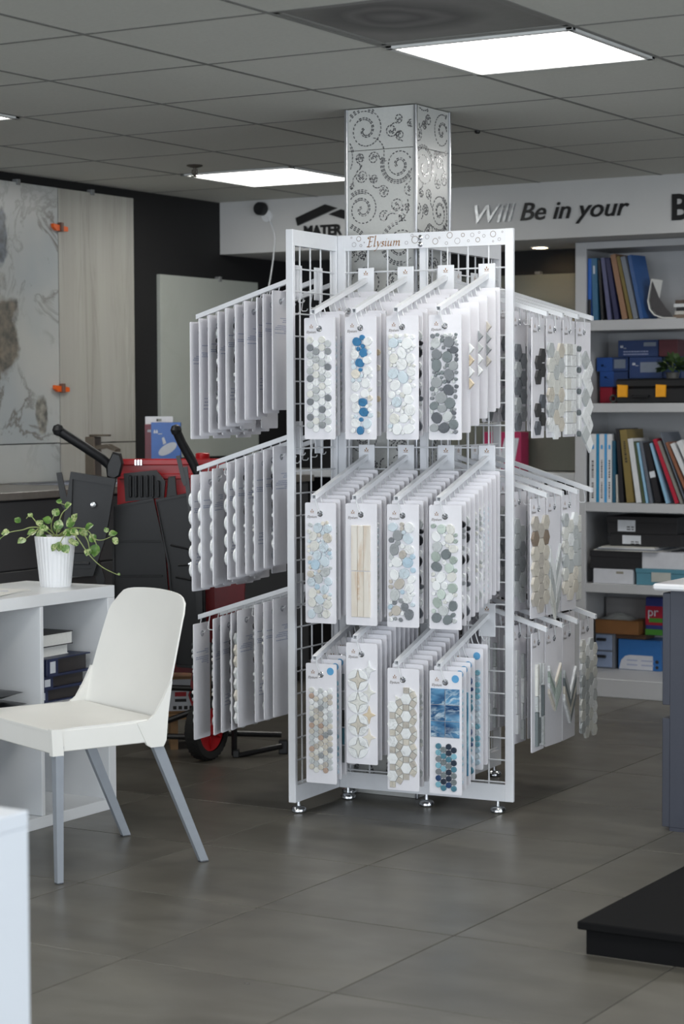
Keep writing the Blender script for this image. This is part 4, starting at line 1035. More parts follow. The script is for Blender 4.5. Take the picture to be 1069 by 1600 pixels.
def leg(x0, y0, z0, x1, y1, z1, wx, wy, tp):
    mb = MB(); vs = []
    for (x, y, z, k) in ((x0, y0, z0, 1), (x1, y1, z1, tp)):
        for a, b in ((-1, -1), (1, -1), (1, 1), (-1, 1)): vs.append((x+a*wx*k/2, y+b*wy*k/2, z))
    return mb.add(vs, [(0, 1, 2, 3), (4, 5, 6, 7)]+[(i, (i+1) % 4, 4+(i+1) % 4, 4+i) for i in range(4)])
for s_ in (-1, 1):
    l = obj('leg', leg(s_*.236, -.246, .400, s_*.236, -.246, .004, .026, .026, .75), M_leg, ch)
    obj('glide', MB().box(s_*.236-.010, s_*.236+.010, -.256, -.236, 0, .0045, c=.001), M_glide, l)
    l = obj('leg', leg(s_*.231, .080, .388, s_*.235, .246, .004, .020, .036, .78), M_leg, ch)
    obj('glide', MB().box(s_*.236-.009, s_*.236+.009, .231, .259, 0, .0045, c=.001), M_glide, l)

# ------------------------------------------------------------------ near white table, black plinth, right cabinet
M_tab = mat('white_table', (214, 219, 226), 0.4, var=0.015, scale=5)
t = thing('table', 'white table end out of focus at the lower left corner', 'table', (-2.105, 2.569, 0))
obj('tabletop', MB().box(-1.1, 0, -.9, 0, .715, .742, c=.002), M_tab, t)
obj('end_panel', MB().box(-.032, -.0005, -.9, -.0005, 0, .7145, c=.0015), M_tab, t); obj('end_panel', MB().box(-1.1, -1.068, -.9, -.0005, 0, .7145, c=.0015), M_tab, t)
M_pl = mat('black_laminate', (19, 19, 20), 0.8, spec=0.1, var=0.06, scale=15)
t = thing('display_plinth', 'low black display platform on the floor at the right edge', 'platform', (-2.126, 4.773, 0))
obj('base', MB().box(0, 1.6, 0, 1.2, 0, .0645, c=.002), M_pl, t); obj('top', MB().box(-.017, 1.62, -.018, 1.22, .065, .086, c=.003), M_pl, t)
M_cab = mat('navy_grey_cabinet', (60, 63, 74), 0.42, var=0.02, scale=9)
M_quartz = mat('white_quartz', (232, 233, 236), 0.2, var=0.02)
t = thing('vanity_cabinet', 'navy grey drawer cabinet with a white top at the right edge', 'cabinet', (-2.514, 6.30, 0))
obj('body', MB().box(0, .55, 0, .9, .012, .781, c=.001), M_cab, t)
obj('drawer', MB().box(-.026, -.0005, .0, .9, .409, .772, c=.002), M_cab, t); obj('drawer', MB().box(-.026, -.0005, 0, .9, .012, .366, c=.002), M_cab, t)
obj('plinth', MB().box(.0, .55, .0, .9, 0, .0118), M_cab, t)
obj('worktop', MB().box(-.05, .57, -.03, .93, .7815, .803, c=.006), M_quartz, t)

# ------------------------------------------------------------------ sink counter on the left wall
M_dgrey = mat('dark_grey_cabinet', (70, 71, 73), 0.5, var=0.03, scale=6)
M_counter = mat('grey_stone_counter', (112, 108, 102), 0.35, var=0.1, scale=40)
t = thing('sink_cabinet', 'dark grey drawer cabinet under the stone sink counter', 'cabinet', (XL, 6.4, 0))
obj('body', MB().box(.002, .585, -1.1, 2.45, .08, 1.002), M_dgrey, t)
obj('plinth', MB().box(.002, .54, -1.1, 2.45, 0, .0795), M_blackmt, t)
for y0, y1 in ((-1.095, -.005), (.0, 1.215), (1.22, 2.445)):
    for z0, z1 in ((.085, .385), (.39, .712), (.717, .995)):
        d = obj('drawer', MB().box(.5855, .604, y0, y1, z0, z1, c=.002), M_dgrey, t)
        obj('handle', MB().box(.604, .622, (y0+y1)/2-.11, (y0+y1)/2+.11, z1-.052, z1-.032, c=.003), M_alu, d)
tag(obj('sink_counter', MB().box(XL+.002, XL+.63, 5.3, 7.20, 1.0025, 1.034, c=.002).box(XL+.002, XL+.08, 7.2, 7.75, 1.0025, 1.034, c=.002).box(XL+.55, XL+.63, 7.2, 7.75, 1.0025, 1.034, c=.002).box(XL+.002, XL+.63, 7.75, 8.86, 1.0025, 1.034, c=.002), M_counter), 'grey stone counter along the left wall with a sunken sink', 'counter')
t = thing('sink', 'dark metal sink set into the grey stone counter', 'sink', (XL+.315, 7.475, 1.034))
obj('basin', MB().box(-.232, .232, -.272, .272, -.030, -.022).box(-.232, -.222, -.272, .272, -.022, -.002).box(.222, .232, -.272, .272, -.022, -.002).box(-.222, .222, -.272, -.262, -.022, -.002).box(-.222, .222, .262, .272, -.022, -.002), M_alu, t)
obj('rim', MB().box(-.242, -.225, -.285, .285, .0005, .004).box(.225, .242, -.285, .285, .0005, .004).box(-.225, .225, -.285, -.268, .0005, .004).box(-.225, .225, .268, .285, .0005, .004), M_alu, t)
M_bronze = mat('brushed_bronze', (122, 112, 100), 0.35, 0.8, var=0.05)
fp = (-5.8500, 7.6300, 1.0560)
t = thing('faucet', 'tall square brushed metal faucet with a flat lever on the counter', 'faucet', (fp[0], fp[1], 1.034))
obj('body', MB().box(-.028, .028, -.028, .028, 0, .205, c=.004), M_bronze, t)
obj('lever', MB().box(-.010, .09, -.018, .018, .208, .216, c=.002).box(-.012, .012, -.012, .012, .2045, .2085), M_bronze, t)
obj('spout', MB().prism([(.02, .165), (.09, .172), (.14, .150), (.14, .138), (.09, .155), (.02, .145)], -.02, .02, 'y'), M_bronze, t)
# shower head boxes on the counter
FA = .5358
M_maroon = mat('maroon_box', (110, 28, 44), 0.4); M_bluebox = mat('blue_box', (30, 92, 172), 0.35); M_hdr = mat('white_header', (214, 216, 218), 0.4)
def quote_logo(mb, x, z, s_):
    for dx in (0, .62*s_):
        mb.prism([(x+dx, z), (x+dx+.5*s_, z), (x+dx+.5*s_, z+.45*s_), (x+dx+.35*s_, z+.95*s_), (x+dx+.12*s_, z+.9*s_), (x+dx, z+.4*s_)], -.0008, 0)
    mb.box(x+1.25*s_, x+2.3*s_, -.0008, 0, z-.28*s_, z-.08*s_)
    return mb
b1 = (-5.7200, 7.9380, 1.1290)
t = thing('hang_box', 'maroon shower box with a white hanging header behind the red cart', 'box', (b1[0]-.02, b1[1]+.05, 1.034), FA)
obj('carton', MB().box(-.065, .065, 0, .06, 0, .258, c=.001), M_maroon, t)
mb = MB().box(-.065, -.012, .028, .031, .259, .295).box(.012, .065, .028, .031, .259, .295).box(-.012, .012, .028, .031, .259, .272).box(-.012, .012, .028, .031, .284, .295)
obj('header_card', mb, M_hdr, t)
obj('logo_mark', quote_logo(MB(), -.052, .222, .014), M_wlab, t, (0, -.0005, 0))
t = thing('shower_head_box', 'blue shower head box standing on the counter beside the maroon one', 'box', (b1[0]+.065, b1[1]-.012, 1.034), FA)
obj('carton', MB().box(-.068, .068, 0, .055, 0, .268, c=.001), M_bluebox, t)
obj('logo_mark', quote_logo(MB(), -.056, .218, .017), M_wlab, t, (0, -.0005, 0))
mb = MB()
ca, sa = math.cos(.55), math.sin(.55)
mb.prism([(.008+(.048*math.cos(k*math.pi/10))*ca-(.022*math.sin(k*math.pi/10))*sa, .145+(.048*math.cos(k*math.pi/10))*sa+(.022*math.sin(k*math.pi/10))*ca) for k in range(20)], -.0008, 0)
mb.prism([(-.012, .165), (.002, .172), (-.008, .200), (-.018, .196)], -.0010, -.0001)
obj('shower_print', mb, mat('print_grey', (186, 190, 196), 0.4), t, (0, -.0005, 0))

# ------------------------------------------------------------------ red and black tool cart
M_red = mat('red_plastic', (178, 22, 30), 0.38, var=0.05, scale=20); M_dred = mat('dark_red_metal', (128, 18, 26), 0.4, var=0.06)
M_tyre = mat('tyre_rubber', (34, 34, 34), 0.75, var=0.1, bump=.5, scale=80)
ct = thing('tool_cart', 'folded red and black wheeled saw cart with two long handles', 'cart', (-4.740, 6.606, 0), FA)
# red tub (local x right, y away, z up)
mb = MB().prism([(-0.1772, 1.1630), (0.2380, 1.1560), (0.2371, 1.1240), (0.2219, 0.6920), (0.2577, 0.4500), (-0.1839, 0.4520)], .10, .115).prism([(-0.1823, 1.1440), (0.2293, 1.1370), (0.2132, 0.6810), (-0.1962, 0.6820)], .36, .372)
mb.prism([(-0.1757, 0.6910), (0.2189, 0.6890), (0.2176, 0.4460), (-0.1779, 0.4470)], .115, .36)
obj('tub', mb, M_red, ct)
mb = MB().box(*(-0.1729, 0.2445, 1.1470, 1.1720)[:2], .082, .125, *(-0.1729, 0.2445, 1.1470, 1.1720)[2:], c=.004).box(*(-0.1729, 0.2445, 1.0920, 1.1140)[:2], .088, .10, *(-0.1729, 0.2445, 1.0920, 1.1140)[2:], c=.003)
obj('tub_rim', mb, M_red, ct)
mb = MB()
for px0 in (0, 1, 2): mb.box(-0.10721+.011*px0, -0.10721+.011*px0+.007, .072, .082, 1.14700, 1.17000, c=.001)
obj('latch', mb, M_chrome, ct)
obj('cap', MB().lathe([(.026, 0), (.028, .004), (.028, .022), (.022, .026)], 18, M=Matrix.Translation((0.15405, .15, 1.16800))), M_red, ct)
obj('lower_red_panel', MB().prism([(0.2023, 0.6970), (0.3233, 0.6970), (0.3117, 0.4570), (0.2108, 0.4570)], .03, .098), M_dred, ct)
obj('lower_red_panel', MB().prism([(-0.0170, 0.3810), (0.1529, 0.3800), (0.1529, 0.3320), (-0.0179, 0.3380)], .05, .12), M_dred, ct)
# big black fold-out trays
def frame_panel(pts, y0, y1, rim, parent, name='side_tray'):
    o = obj(name, MB().prism(pts, y0, y1), M_blackpl, parent)
    cu = sum(p[0] for p in pts)/len(pts); cv = sum(p[1] for p in pts)/len(pts)
    mb = MB(); n = len(pts)
    ins = [(cu+(p[0]-cu)*(1-rim/ max(.05, math.hypot(p[0]-cu, p[1]-cv))*1.3), cv+(p[1]-cv)*(1-rim/max(.05, math.hypot(p[0]-cu, p[1]-cv))*1.3)) for p in pts]
    for i in range(n):
        j = (i+1) % n; mb.prism([pts[i], pts[j], ins[j], ins[i]], y0-.014, y0)
    obj('raised_rim', mb, M_blackpl, o)
    return o
ft = frame_panel([(-0.3244, 1.1310), (-0.1544, 1.1040), (-0.1930, 0.8850), (-0.2436, 0.7340), (-0.3486, 0.7340), (-0.3535, 0.9420)], -.17, -.15, .022, ct, 'folded_tray')
obj('knob', MB().lathe([(.001, .022), (.010, .020), (.012, .008), (.012, 0)], 14, M=Matrix.Translation((-0.23944, -.170, 1.00600)) @ RX), M_chrome, ft)
for z in (0.82600, 0.78300, 0.74100): obj('rib', MB().box(-0.32193, -0.25693, -.180, -.170, z-.005, z+.005, c=.002), M_blackpl, ft)
obj('tray_prong', MB().prism([(-0.3845, 1.1260), (-0.3648, 1.1280), (-0.3415, 1.0130), (-0.3473, 0.9770), (-0.3665, 1.0010)], -.14, -.125), M_blackpl, ct)
obj('tray_prong', MB().prism([(-0.2618, 0.8710), (-0.2421, 0.8660), (-0.2018, 0.7180), (-0.2201, 0.6450), (-0.2390, 0.7310), (-0.2676, 0.7550)], -.148, -.13), M_blackpl, ct)
obj('handle_bracket', MB().prism([(-0.1933, 1.1550), (-0.1709, 1.2040), (-0.1445, 1.1970), (-0.1350, 1.1600), (-0.1475, 1.1110), (-0.1700, 1.0970), (-0.1942, 1.1090)], -.125, -.06, inset=.006), M_blackpl, ct)
def hrod(px, r, caps, name='handle'):
    o = obj(name, MB().tube(px, r, 12), M_blackpl, ct)
    if caps:
        p = px[0]; obj('grip_end', MB().lathe([(.001, -r*1.25), (r*.9, -r*.9), (r*1.25, 0), (r*.9, r*.9), (.001, r*1.25)], 14, M=Matrix.Translation(p)), M_blackpl, o)
    return o
hrod([(-0.3730, -0.1600, 1.2890), (-0.2820, -0.1300, 1.2270), (-0.2125, -0.1050, 1.1780), (-0.1850, -0.0900, 1.1500), (-0.1805, -0.0850, 1.1160)], .0185, True)
hrod([(0.0728, -0.1400, 1.2870), (0.0927, -0.1200, 1.2380), (0.1322, -0.1000, 1.1640), (0.1513, -0.0900, 1.1190), (0.1553, -0.0850, 1.0580), (0.1578, -0.0750, 0.8230), (0.1611, -0.0600, 0.4750)], .0175, True)
mb = MB().prism([(-0.1398, 1.1190), (-0.0143, 1.1310), (0.0207, 1.0880), (0.0149, 1.0240), (-0.1340, 1.0100)], -.03, .0)
for k in range(6):
    a = -0.11761+k*.0215; z0 = 1.01700; z1 = 1.12400
    mb.box(a, a+.010, -.052, -.03, z0+.01, z1-.012+(-.02 if k == 5 else 0), c=.003)
obj('ribbed_grip', mb, M_blackpl, ct)
obj('hook_bracket', MB().prism([(0.0345, 1.1060), (0.0609, 1.1090), (0.0659, 1.0440), (0.0807, 1.0070), (0.0776, 0.9850), (0.0457, 0.9900), (0.0260, 1.0150)], -.06, -.03, inset=.003), M_blackpl, ct)
mt = frame_panel([(-0.1762, 0.9960), (-0.0229, 1.0250), (0.0201, 0.8220), (0.0507, 0.3750), (-0.1771, 0.3760), (-0.1843, 0.6500)], -.05, -.028, .008, ct, 'side_tray')
for yy in (0.85800, 0.72400): obj('rib', MB().box(-0.15768, 0.00954, -.060, -.050, yy-.003, yy+.003, c=.001), M_blackpl, mt)
rt_ = frame_panel([(-0.0125, 1.0210), (0.1175, 1.0460), (0.1700, 0.8240), (0.1767, 0.3660), (0.0628, 0.3740), (0.0314, 0.7750)], -.075, -.055, .008, ct, 'side_tray')
obj('knob', MB().lathe([(.001, .022), (.009, .020), (.012, .008), (.012, 0)], 14, M=Matrix.Translation((0.12081, -.075, 0.77100)) @ RX), M_chrome, rt_)
for (x0, y0, x1, y1) in [(0.0433, 0.8450, 0.1266, 0.8250), (0.0616, 0.7210, 0.1652, 0.7010), (0.0719, 0.7660, 0.1558, 0.7700)]: obj('rib', MB().tube([(x0, -.078, y0), (x1, -.078, y1)], .0045, 6), M_blackpl, rt_)
obj('fold_bar', MB().prism([(0.0696, 1.1870), (0.0844, 1.1910), (0.1104, 1.0840), (0.1001, 1.0710), (0.0907, 1.0910)], -.115, -.10), M_blackmt, ct)
obj('fold_bar', MB().prism([(0.0960, 1.1450), (0.1127, 1.1470), (0.1360, 0.9490), (0.1660, 0.6660), (0.1687, 0.3820), (0.1485, 0.3820), (0.1418, 0.6660), (0.1185, 0.9490)], -.112, -.095), M_blackmt, ct)
# frame and wheel
fr = MB()
for pth in [[(0.1402, -0.0200, 0.3710), (0.1385, -0.0200, 0.1410)], [(-0.002311, -0.0200, 0.2870), (0.1394, -0.0200, 0.2810)], [(-0.0148, 0.0500, 0.0850), (0.1592, 0, 0.0880)], [(0.003681, 0.0200, 0.1450), (0.1300, 0, 0.1930)], [(0.2785, 0.0500, 0.4370), (0.2762, 0.0500, 0.008)], [(0.2762, 0.0500, 0.003), (0.4605, 0.1000, 0.0350)], [(0.1716, 0.0800, 0.0920), (0.4605, 0.1000, 0.0800)]]: fr.tube(pth, .0115, 8)
obj('frame', fr, M_blackmt, ct)
obj('stand_foot', MB().box(0.27040, 0.29595, .035, .075, .0, 0.03000, c=.003), M_blackmt, ct)
obj('stand_foot', MB().box(0.44887, 0.48472, .12, .16, .0, 0.05400, c=.003), M_blackmt, ct)
WM = Matrix.Translation((0.17356, -.01, .1215)) @ Matrix.Rotation(-FA, 4, 'Z') @ Matrix.Rotation(R(90), 4, 'Y')
mb = MB().lathe([(.085, -.026), (.112, -.028), (.121, -.018), (.121, .018), (.112, .028), (.085, .026)], 36, M=WM, cap=False)
for k in range(36):
    a = 2*math.pi*k/36; mb.box(.1185, .1213, -.004, .004, -.022, .022, M=WM @ Matrix.Rotation(a, 4, 'Z'))
whl = obj('wheel', mb, M_tyre, ct)
mb = MB().lathe([(.012, -.022), (.084, -.020), (.086, .0), (.084, .020), (.060, .012), (.030, .016), (.020, .026), (.001, .026)], 30, M=WM)
for k in range(6): mb.box(.03, .078, -.005, .005, .010, .0205, c=.002, M=WM @ Matrix.Rotation(k*math.pi/3, 4, 'Z'))
obj('hub', mb, M_red, whl)
obj('wheel_mount', MB().prism([(0.1174, 0.3410), (0.1627, 0.3460), (0.1671, 0.2840), (0.1371, 0.2590), (0.1124, 0.2960)], -.045, .02), M_dred, ct)
# cardboard carton on the cart frame
M_cardb = mat('cardboard', (150, 118, 84), 0.7, var=0.06, scale=30); M_redp = mat('red_print', (178, 40, 50), 0.5); M_kp = mat('black_print', (40, 38, 38), 0.5)
cb = (-0.0210, 0.1315, 0.1480, 0.2930)
cpos = Matrix.Translation((-4.740, 6.606, 0)) @ Matrix.Rotation(FA, 4, 'Z') @ Vector(((cb[0]+cb[1])/2, .34, 0))
t = thing('cardboard_box', 'cardboard carton with red and black print behind the saw cart wheel', 'box', (cpos.x, cpos.y, 0), FA+.12)
hw = (cb[1]-cb[0])/2; zb, zt = cb[2], cb[3]
obj('carton', MB().box(-hw, hw+.03, -.11, .13, zb, zt, c=.002), M_cardb, t)
obj('flap', MB().prism([(-hw, zt), (hw+.03, zt), (hw+.03, zt+.002), (-hw, zt+.002)], -.11, .009).prism([(-hw, zt), (hw+.03, zt), (hw+.03, zt+.002), (-hw, zt+.002)], .011, .13), M_cardb, t)
mb = MB().box(-hw, hw*.72, -.1112, -.1102, zb+.01, zt-.008, mi=0)
mb.prism([(hw*.2, (zb+zt)/2), (hw*.42, zt-.015), (hw*.62, zt-.012), (hw*.62, zb+.02), (hw*.42, zb+.02)], -.1118, -.1112, mi=1)
mb.prism([(hw*.28, (zb+zt)/2), (hw*.42, (zb+zt)/2+.022), (hw*.56, (zb+zt)/2), (hw*.42, (zb+zt)/2-.022)], -.1124, -.1118, mi=2)
mb.box(-hw*.5, hw*.1, -.1118, -.1112, (zb+zt)/2-.004, (zb+zt)/2+.014, mi=1).box(-hw*.5, hw*.1, -.1118, -.1112, (zb+zt)/2-.026, (zb+zt)/2-.014, mi=2)
for k in range(4): mb.box(-hw*.6+k*.022, -hw*.6+k*.022+.014, -.1118, -.1112, zb+.016, zb+.030, mi=2)
obj('print', mb, [M_wlab, M_redp, M_kp], t)
mb = MB()
for k in range(3): mb.box(-hw+.02+k*.045, -hw+.05+k*.045, -.06+.03*k, -.05+.03*k, zt+.0022, zt+.0026)
obj('top_print', mb, M_redp, t)
obj('pallet_board', MB().box(-hw-.02, hw+.05, -.13, .15, zb-.022, zb-.001).box(-hw+.02, -hw+.05, -.1, .12, 0, zb-.022).box(hw-.02, hw+.01, -.1, .12, 0, zb-.022), M_cardb, t)

# ------------------------------------------------------------------ back ledge, bookcase and its contents
t = thing('wall_ledge', 'white ledge along the back wall under the shaded grey green slab', 'ledge', (-4.85, 9.5, 1.0))
obj('board', MB().box(-1.15, .675, -.06, .098, .0, .040, c=.002), M_white, t)
t = thing('magenta_box', 'magenta and white packaged box behind the rack on the ledge', 'box', (-4.67900, 9.50, 1.0402))
obj('carton', MB().box(-.10, .11, -.05, .04, 0, .20, c=.001), mat('magenta_pack', (168, 44, 88), 0.4), t)
mb = MB()
for k in range(3): mb.prism([(-.08+.06*k, .02), (-.05+.06*k, .02), (.0+.05*k, .17), (-.03+.05*k, .17)], -.0512, -.0502)
obj('print', mb, M_wlab, t)
M_case = mat('bookcase_white', (178, 179, 181), 0.5, var=0.02, scale=6)
bc = thing('bookcase', 'tall white bookcase with thick shelves against the back wall', 'bookcase', (-4.17, 9.22, 0))
obj('side_panel', MB().box(0, .016, .0182, .375, .0885, 2.150, c=.001), M_case, bc); obj('front_stile', MB().box(0, .056, 0, .018, .0885, 2.150, c=.002), M_case, bc); obj('side_panel', MB().box(1.45, 1.515, 0, .375, .0885, 2.150, c=.002), M_case, bc)
obj('base', MB().box(0, 1.515, -.17, .375, 0, .088, c=.003), M_case, bc)
obj('back_panel', MB().box(.0165, 1.4495, .360, .375, .0885, 2.12), M_case, bc)
obj('top_panel', MB().box(.0565, 1.4495, 0, .3595, 2.117, 2.150, c=.001), M_case, bc)
SH = [1.778, 1.382, .908, .519, .088]
for z, th in zip(SH[:4], (.050, .043, .044, .043)): obj('shelf_board', MB().box(.0565, 1.4495, 0.001, .0185, z-th, z, c=.002).box(.0165, 1.4495, .0185, .3595, z-th, z-.0002), M_case, bc)
Y0 = 9.24
def book(x, base, th, h_, lean, cover, label, dep=.22, y=Y0, stripe=None, group='books and files in the bookcase', name='book', lab=None, smear=None):
    t = thing(name, label, 'book' if name == 'book' else name.split('_')[0] if name != 'box_file' else 'file', (x, y, base+.0006), (0, -lean, 0), group)
    c = min(.0025, th*.2)
    obj('cover', MB().box(0, th, 0, c, 0, h_).box(0, c, c, dep, 0, h_).box(th-c, th, c, dep, 0, h_), cover, t)
    obj('pages', MB().box(c, th-c, c, dep-.004, .003, h_-.003), M_page, t)
    if stripe: obj('spine_band', MB().box(.0005, th-.0005, -.0008, .0002, stripe[0]*h_, stripe[1]*h_), stripe[2], t)
    if lab: obj('spine_label', MB().box(th*lab[0], th*lab[1], -.0008, .0002, lab[2]*h_, lab[3]*h_), M_wlab, t)
    if smear:
        mb = MB(); rr = random.Random(int(x*1000)); 
        for (a, b_) in smear:
            z = a
            while z < b_: l = rr.uniform(.01, .03); mb.box(th*.35, th*.65, -.0008, .0002, z*h_, min(b_, z+l)*h_); z += l+.012
        obj('spine_print', mb, M_kp, t)
    return t
def cm(nm, c, r=.4): return mat(nm, c, r, var=.05)
K_ = {k: cm('cover_'+k, c) for k, c in dict(blue=(44, 100, 186), teal=(48, 96, 128), black=(34, 34, 38), violet=(84, 86, 118), navy=(40, 42, 78), tan=(138, 104, 80), mustard=(110, 96, 48), grey=(112, 118, 128), steel=(48, 86, 140),
     white=(206, 208, 210), darkteal=(36, 84, 108), olive=(124, 108, 62), bone=(186, 184, 178), sky=(140, 180, 206), red=(168, 34, 56), rust=(134, 88, 66), stone=(128, 126, 120), green=(72, 84, 60), slate=(96, 102, 112)).items()}
M_cyan = cm('cyan_band', (30, 128, 172)); M_cyan2 = cm('blue_band', (74, 152, 206))
# (bottom, top, thickness) along the shelf on the survey grid, height of the top
row1 = [(918.6, 918.6, 5.6, 402, 'blue', 'bright blue file with a dark foot, leftmost on the top shelf'), (926.5, 924, 8.8, 402, 'teal', 'teal file second from the left on the top shelf'), (940, 934, 3.8, 405, 'black', 'thin black file beside the teal one on the top shelf'),
        (950, 938.6, 6.4, 402, 'violet', 'grey violet file leaning on the top shelf'), (961, 945.8, 7.2, 403, 'navy', 'dark navy file left of the tan one on the top shelf'), (973, 953.8, 8.6, 398, 'tan', 'tan brown file leaning in the middle of the top shelf'),
        (984, 963.4, 5.4, 401, 'mustard', 'thin mustard edged file right of the tan one on the top shelf'), (990.5, 969.6, 7.6, 402, 'grey', 'grey file beside the last blue one on the top shelf'), (1000.5, 979, 6.5, 400, 'steel', 'blue file with its cover turned outward, last on the top shelf')]
KXY = -0.42118                                        # drift of a sight line per metre of depth, used when surveying the shelves
XF = lambda p: -4.12400+(p-915)*0.00326                       # shelf front, metres per unit of the survey grid
for px_, ptop, tpx, top, colr, lb in row1:
    le = math.atan2(px_-ptop, (499-top)*.93); h_ = (499-top)*0.00304/math.cos(le)
    t = book(XF(px_), SH[0], tpx*0.00326*math.cos(le)*.95, h_, le, K_[colr], lb, dep=(.13 if colr == 'steel' else .25), stripe=((0, .34, K_['black']) if colr == 'blue' else None), lab=((.3, .6, .75, .88) if colr == 'teal' else None))
    if colr == 'steel': t.rotation_euler = (0, -le, -.15)
mb = MB()
cur = [(-.045, .185), (-.055, .13), (-.063, .085), (-.055, .045), (-.03, .016), (.012, .002), (.075, .0005)]
vs = []; fs = []
for k, (x, z) in enumerate(cur):
    for y in (0, .09): vs += [(x+.25*y, y, z), (x+.004, y, z+.004)]
for k in range(len(cur)-1):
    a, b_ = k*4, (k+1)*4; fs += [(a, b_, b_+2, a+2), (a+1, a+3, b_+3, b_+1), (a, a+1, b_+1, b_), (a+2, b_+2, b_+3, a+3)]
fs += [(0, 2, 3, 1), (24, 25, 27, 26)]
mg = thing('magazine', 'magazine slumped and curled open at the end of the top shelf files', 'magazine', (XF(1031), Y0+.002, SH[0]+.0006))
obj('cover', MB().add(vs, fs, smooth=False), M_page, mg)
obj('open_page', MB().prism([(-.038, .178), (-.05, .085), (-.04, .047), (-.015, .022), (.02, .009), (.068, .006), (.03, .05), (-.005, .10)], -.001, .001), cm('dark_photo_page', (66, 64, 66), .3), mg)
for k in range(5):
    t = thing('magazine', 'magazine %s up in the small flat pile at the right of the top shelf' % ORD[k], 'magazine', (XF(1070)+.004*((k*7) % 5), Y0+.01, SH[0]+.0006+.0172*k), .03*(k-2), 'flat magazine pile')
    obj('cover', MB().box(-.065, .12, 0, .2, 0, .0165, c=.001), (cm('pile_tan', (120, 104, 90)), K_['bone'], K_['black'], K_['white'], cm('pile_brown', (84, 70, 62)))[k], t)
# second shelf
M_bbox = cm('blue_carton', (34, 76, 146)); M_dbbox = cm('dark_blue_carton', (30, 56, 104)); M_rbox = cm('red_carton', (160, 26, 50)); M_mbox = cm('maroon_carton', (84, 34, 44))
def carton(name, label, px0, px1, z0, z1, y, dep, m, cat='box', group=None, rot=0, marks=(), lid=None):
    x0, x1 = XF(px0)+(y-9.24)*KXY, XF(px1)+(y-9.24)*KXY
    t = thing(name, label, cat, ((x0+x1)/2, y, z0+.0004), rot, group); h_ = z1-z0; hw_ = (x1-x0)/2
    if lid:
        obj('carton', MB().box(-hw_+.003, hw_-.003, .003, dep-.003, 0, h_-.001, c=.001), m, t); obj('lid', MB().box(-hw_, hw_, 0, dep, h_-lid, h_, c=.0015), m, t)
    else:
        obj('carton', MB().box(-hw_, hw_, 0, dep, 0, h_-.004, c=.0015), m, t); obj('lid_flap', MB().box(-hw_+.001, hw_-.001, .001, dep-.001, h_-.0038, h_-.0006), m, t)
    for k in marks:
        if k[0] == 'rect': obj('label_print', MB().box(-hw_+k[1]*2*hw_, -hw_+k[2]*2*hw_, -.0012, -.0002, k[3]*h_, k[4]*h_), k[5], t)
        if k[0] == 'logo': obj('logo_mark', quote_logo(MB(), -hw_+k[1]*2*hw_, k[2]*h_, k[3]), M_wlab, t, (0, -.0004, 0))
        if k[0] == 'text':
            mb = MB(); rr = random.Random(5)
            for q in range(k[5]):
                x = k[1]
                while x < k[2]: l = rr.uniform(.02, .06); mb.box(-hw_+x*2*hw_, -hw_+min(k[2], x+l)*2*hw_, -.0014, -.0004, (k[4]-q*k[6])*h_, (k[4]-q*k[6]+k[6]*.45)*h_); x += l+.015
            obj('fine_print', mb, k[3], t)
    return t
g = 'blue plumbing cartons on the second shelf'
zs2 = SH[1]
carton('carton', 'red carton under the blue ones at the left of the second shelf', 937, 957, zs2, zs2+.080, 9.42, .12, M_rbox, group=g)
carton('carton', 'small blue carton on the red one on the second shelf', 937, 982, zs2+.0805, zs2+.155, 9.415, .13, M_dbbox, group=g, marks=[('rect', .0, .5, .0, 1.0, M_bbox), ('logo', .16, .55, .011)])
carton('carton', 'small blue carton with grey label, topmost of the left stack on the second shelf', 932, 982, zs2+.1555, zs2+.222, 9.41, .14, M_dbbox, group=g, marks=[('rect', 0, .5, 0, 1, M_bbox), ('logo', .14, .35, .012), ('rect', .56, .92, .2, .85, cm('grey_label', (112, 122, 136)))])
carton('carton', 'dark carton filling the shelf behind the black toolbox', 985, 1062, zs2, zs2+.118, 9.42, .10, M_dbbox, group=g)
carton('carton', 'large blue carton with grey label behind the toolbox', 984, 1036, zs2+.1185, zs2+.222, 9.40, .14, M_dbbox, group=g, marks=[('logo', .10, .62, .013), ('rect', .34, .95, .28, .75, cm('grey_label_b', (118, 128, 144)))])
carton('carton', 'long blue carton with maroon end, topmost on the second shelf', 966, 1030, zs2+.2228, zs2+.303, 9.40, .16, M_dbbox, group=g, marks=[('logo', .06, .55, .013), ('rect', .64, .94, .62, .85, cm('grey_label_c', (120, 130, 144))), ('text', .14, .75, M_blueprint, .28, 2, .16)])
carton('carton', 'maroon carton at the right end of the long blue one', 1030.6, 1060, zs2+.2225, zs2+.303, 9.39, .15, M_mbox, group=g)
carton('carton', 'dark blue carton under the maroon one behind the plant', 1037, 1066, zs2+.1185, zs2+.222, 9.41, .12, M_dbbox, group=g)
t = thing('toolbox', 'black plastic toolbox with two yellow latches on the second shelf', 'toolbox', (XF(963), Y0-.0, zs2+.0006))
TW = XF(1085)-XF(963)
obj('case', MB().box(0, TW, .002, .16, 0, .072, c=.006), M_blackpl, t); obj('lid', MB().box(-.002, TW+.002, 0, .162, .073, .115, c=.008), M_blackpl, t)
M_yel = cm('yellow_latch', (232, 160, 28))
for px_ in (974, 1033.5): obj('latch', MB().prism([(-.024, .028), (.024, .028), (.026, .085), (-.024, .088)], -.012, .002, inset=.003), M_yel, t, (XF(px_)-XF(963), 0, 0))
obj('carry_handle', MB().tube([(XF(990)-XF(963), 0, .035), (XF(990)-XF(963), -.012, .030), (XF(1015)-XF(963), -.012, .030), (XF(1015)-XF(963), 0, .035)], .006, 8), M_blackpl, t)
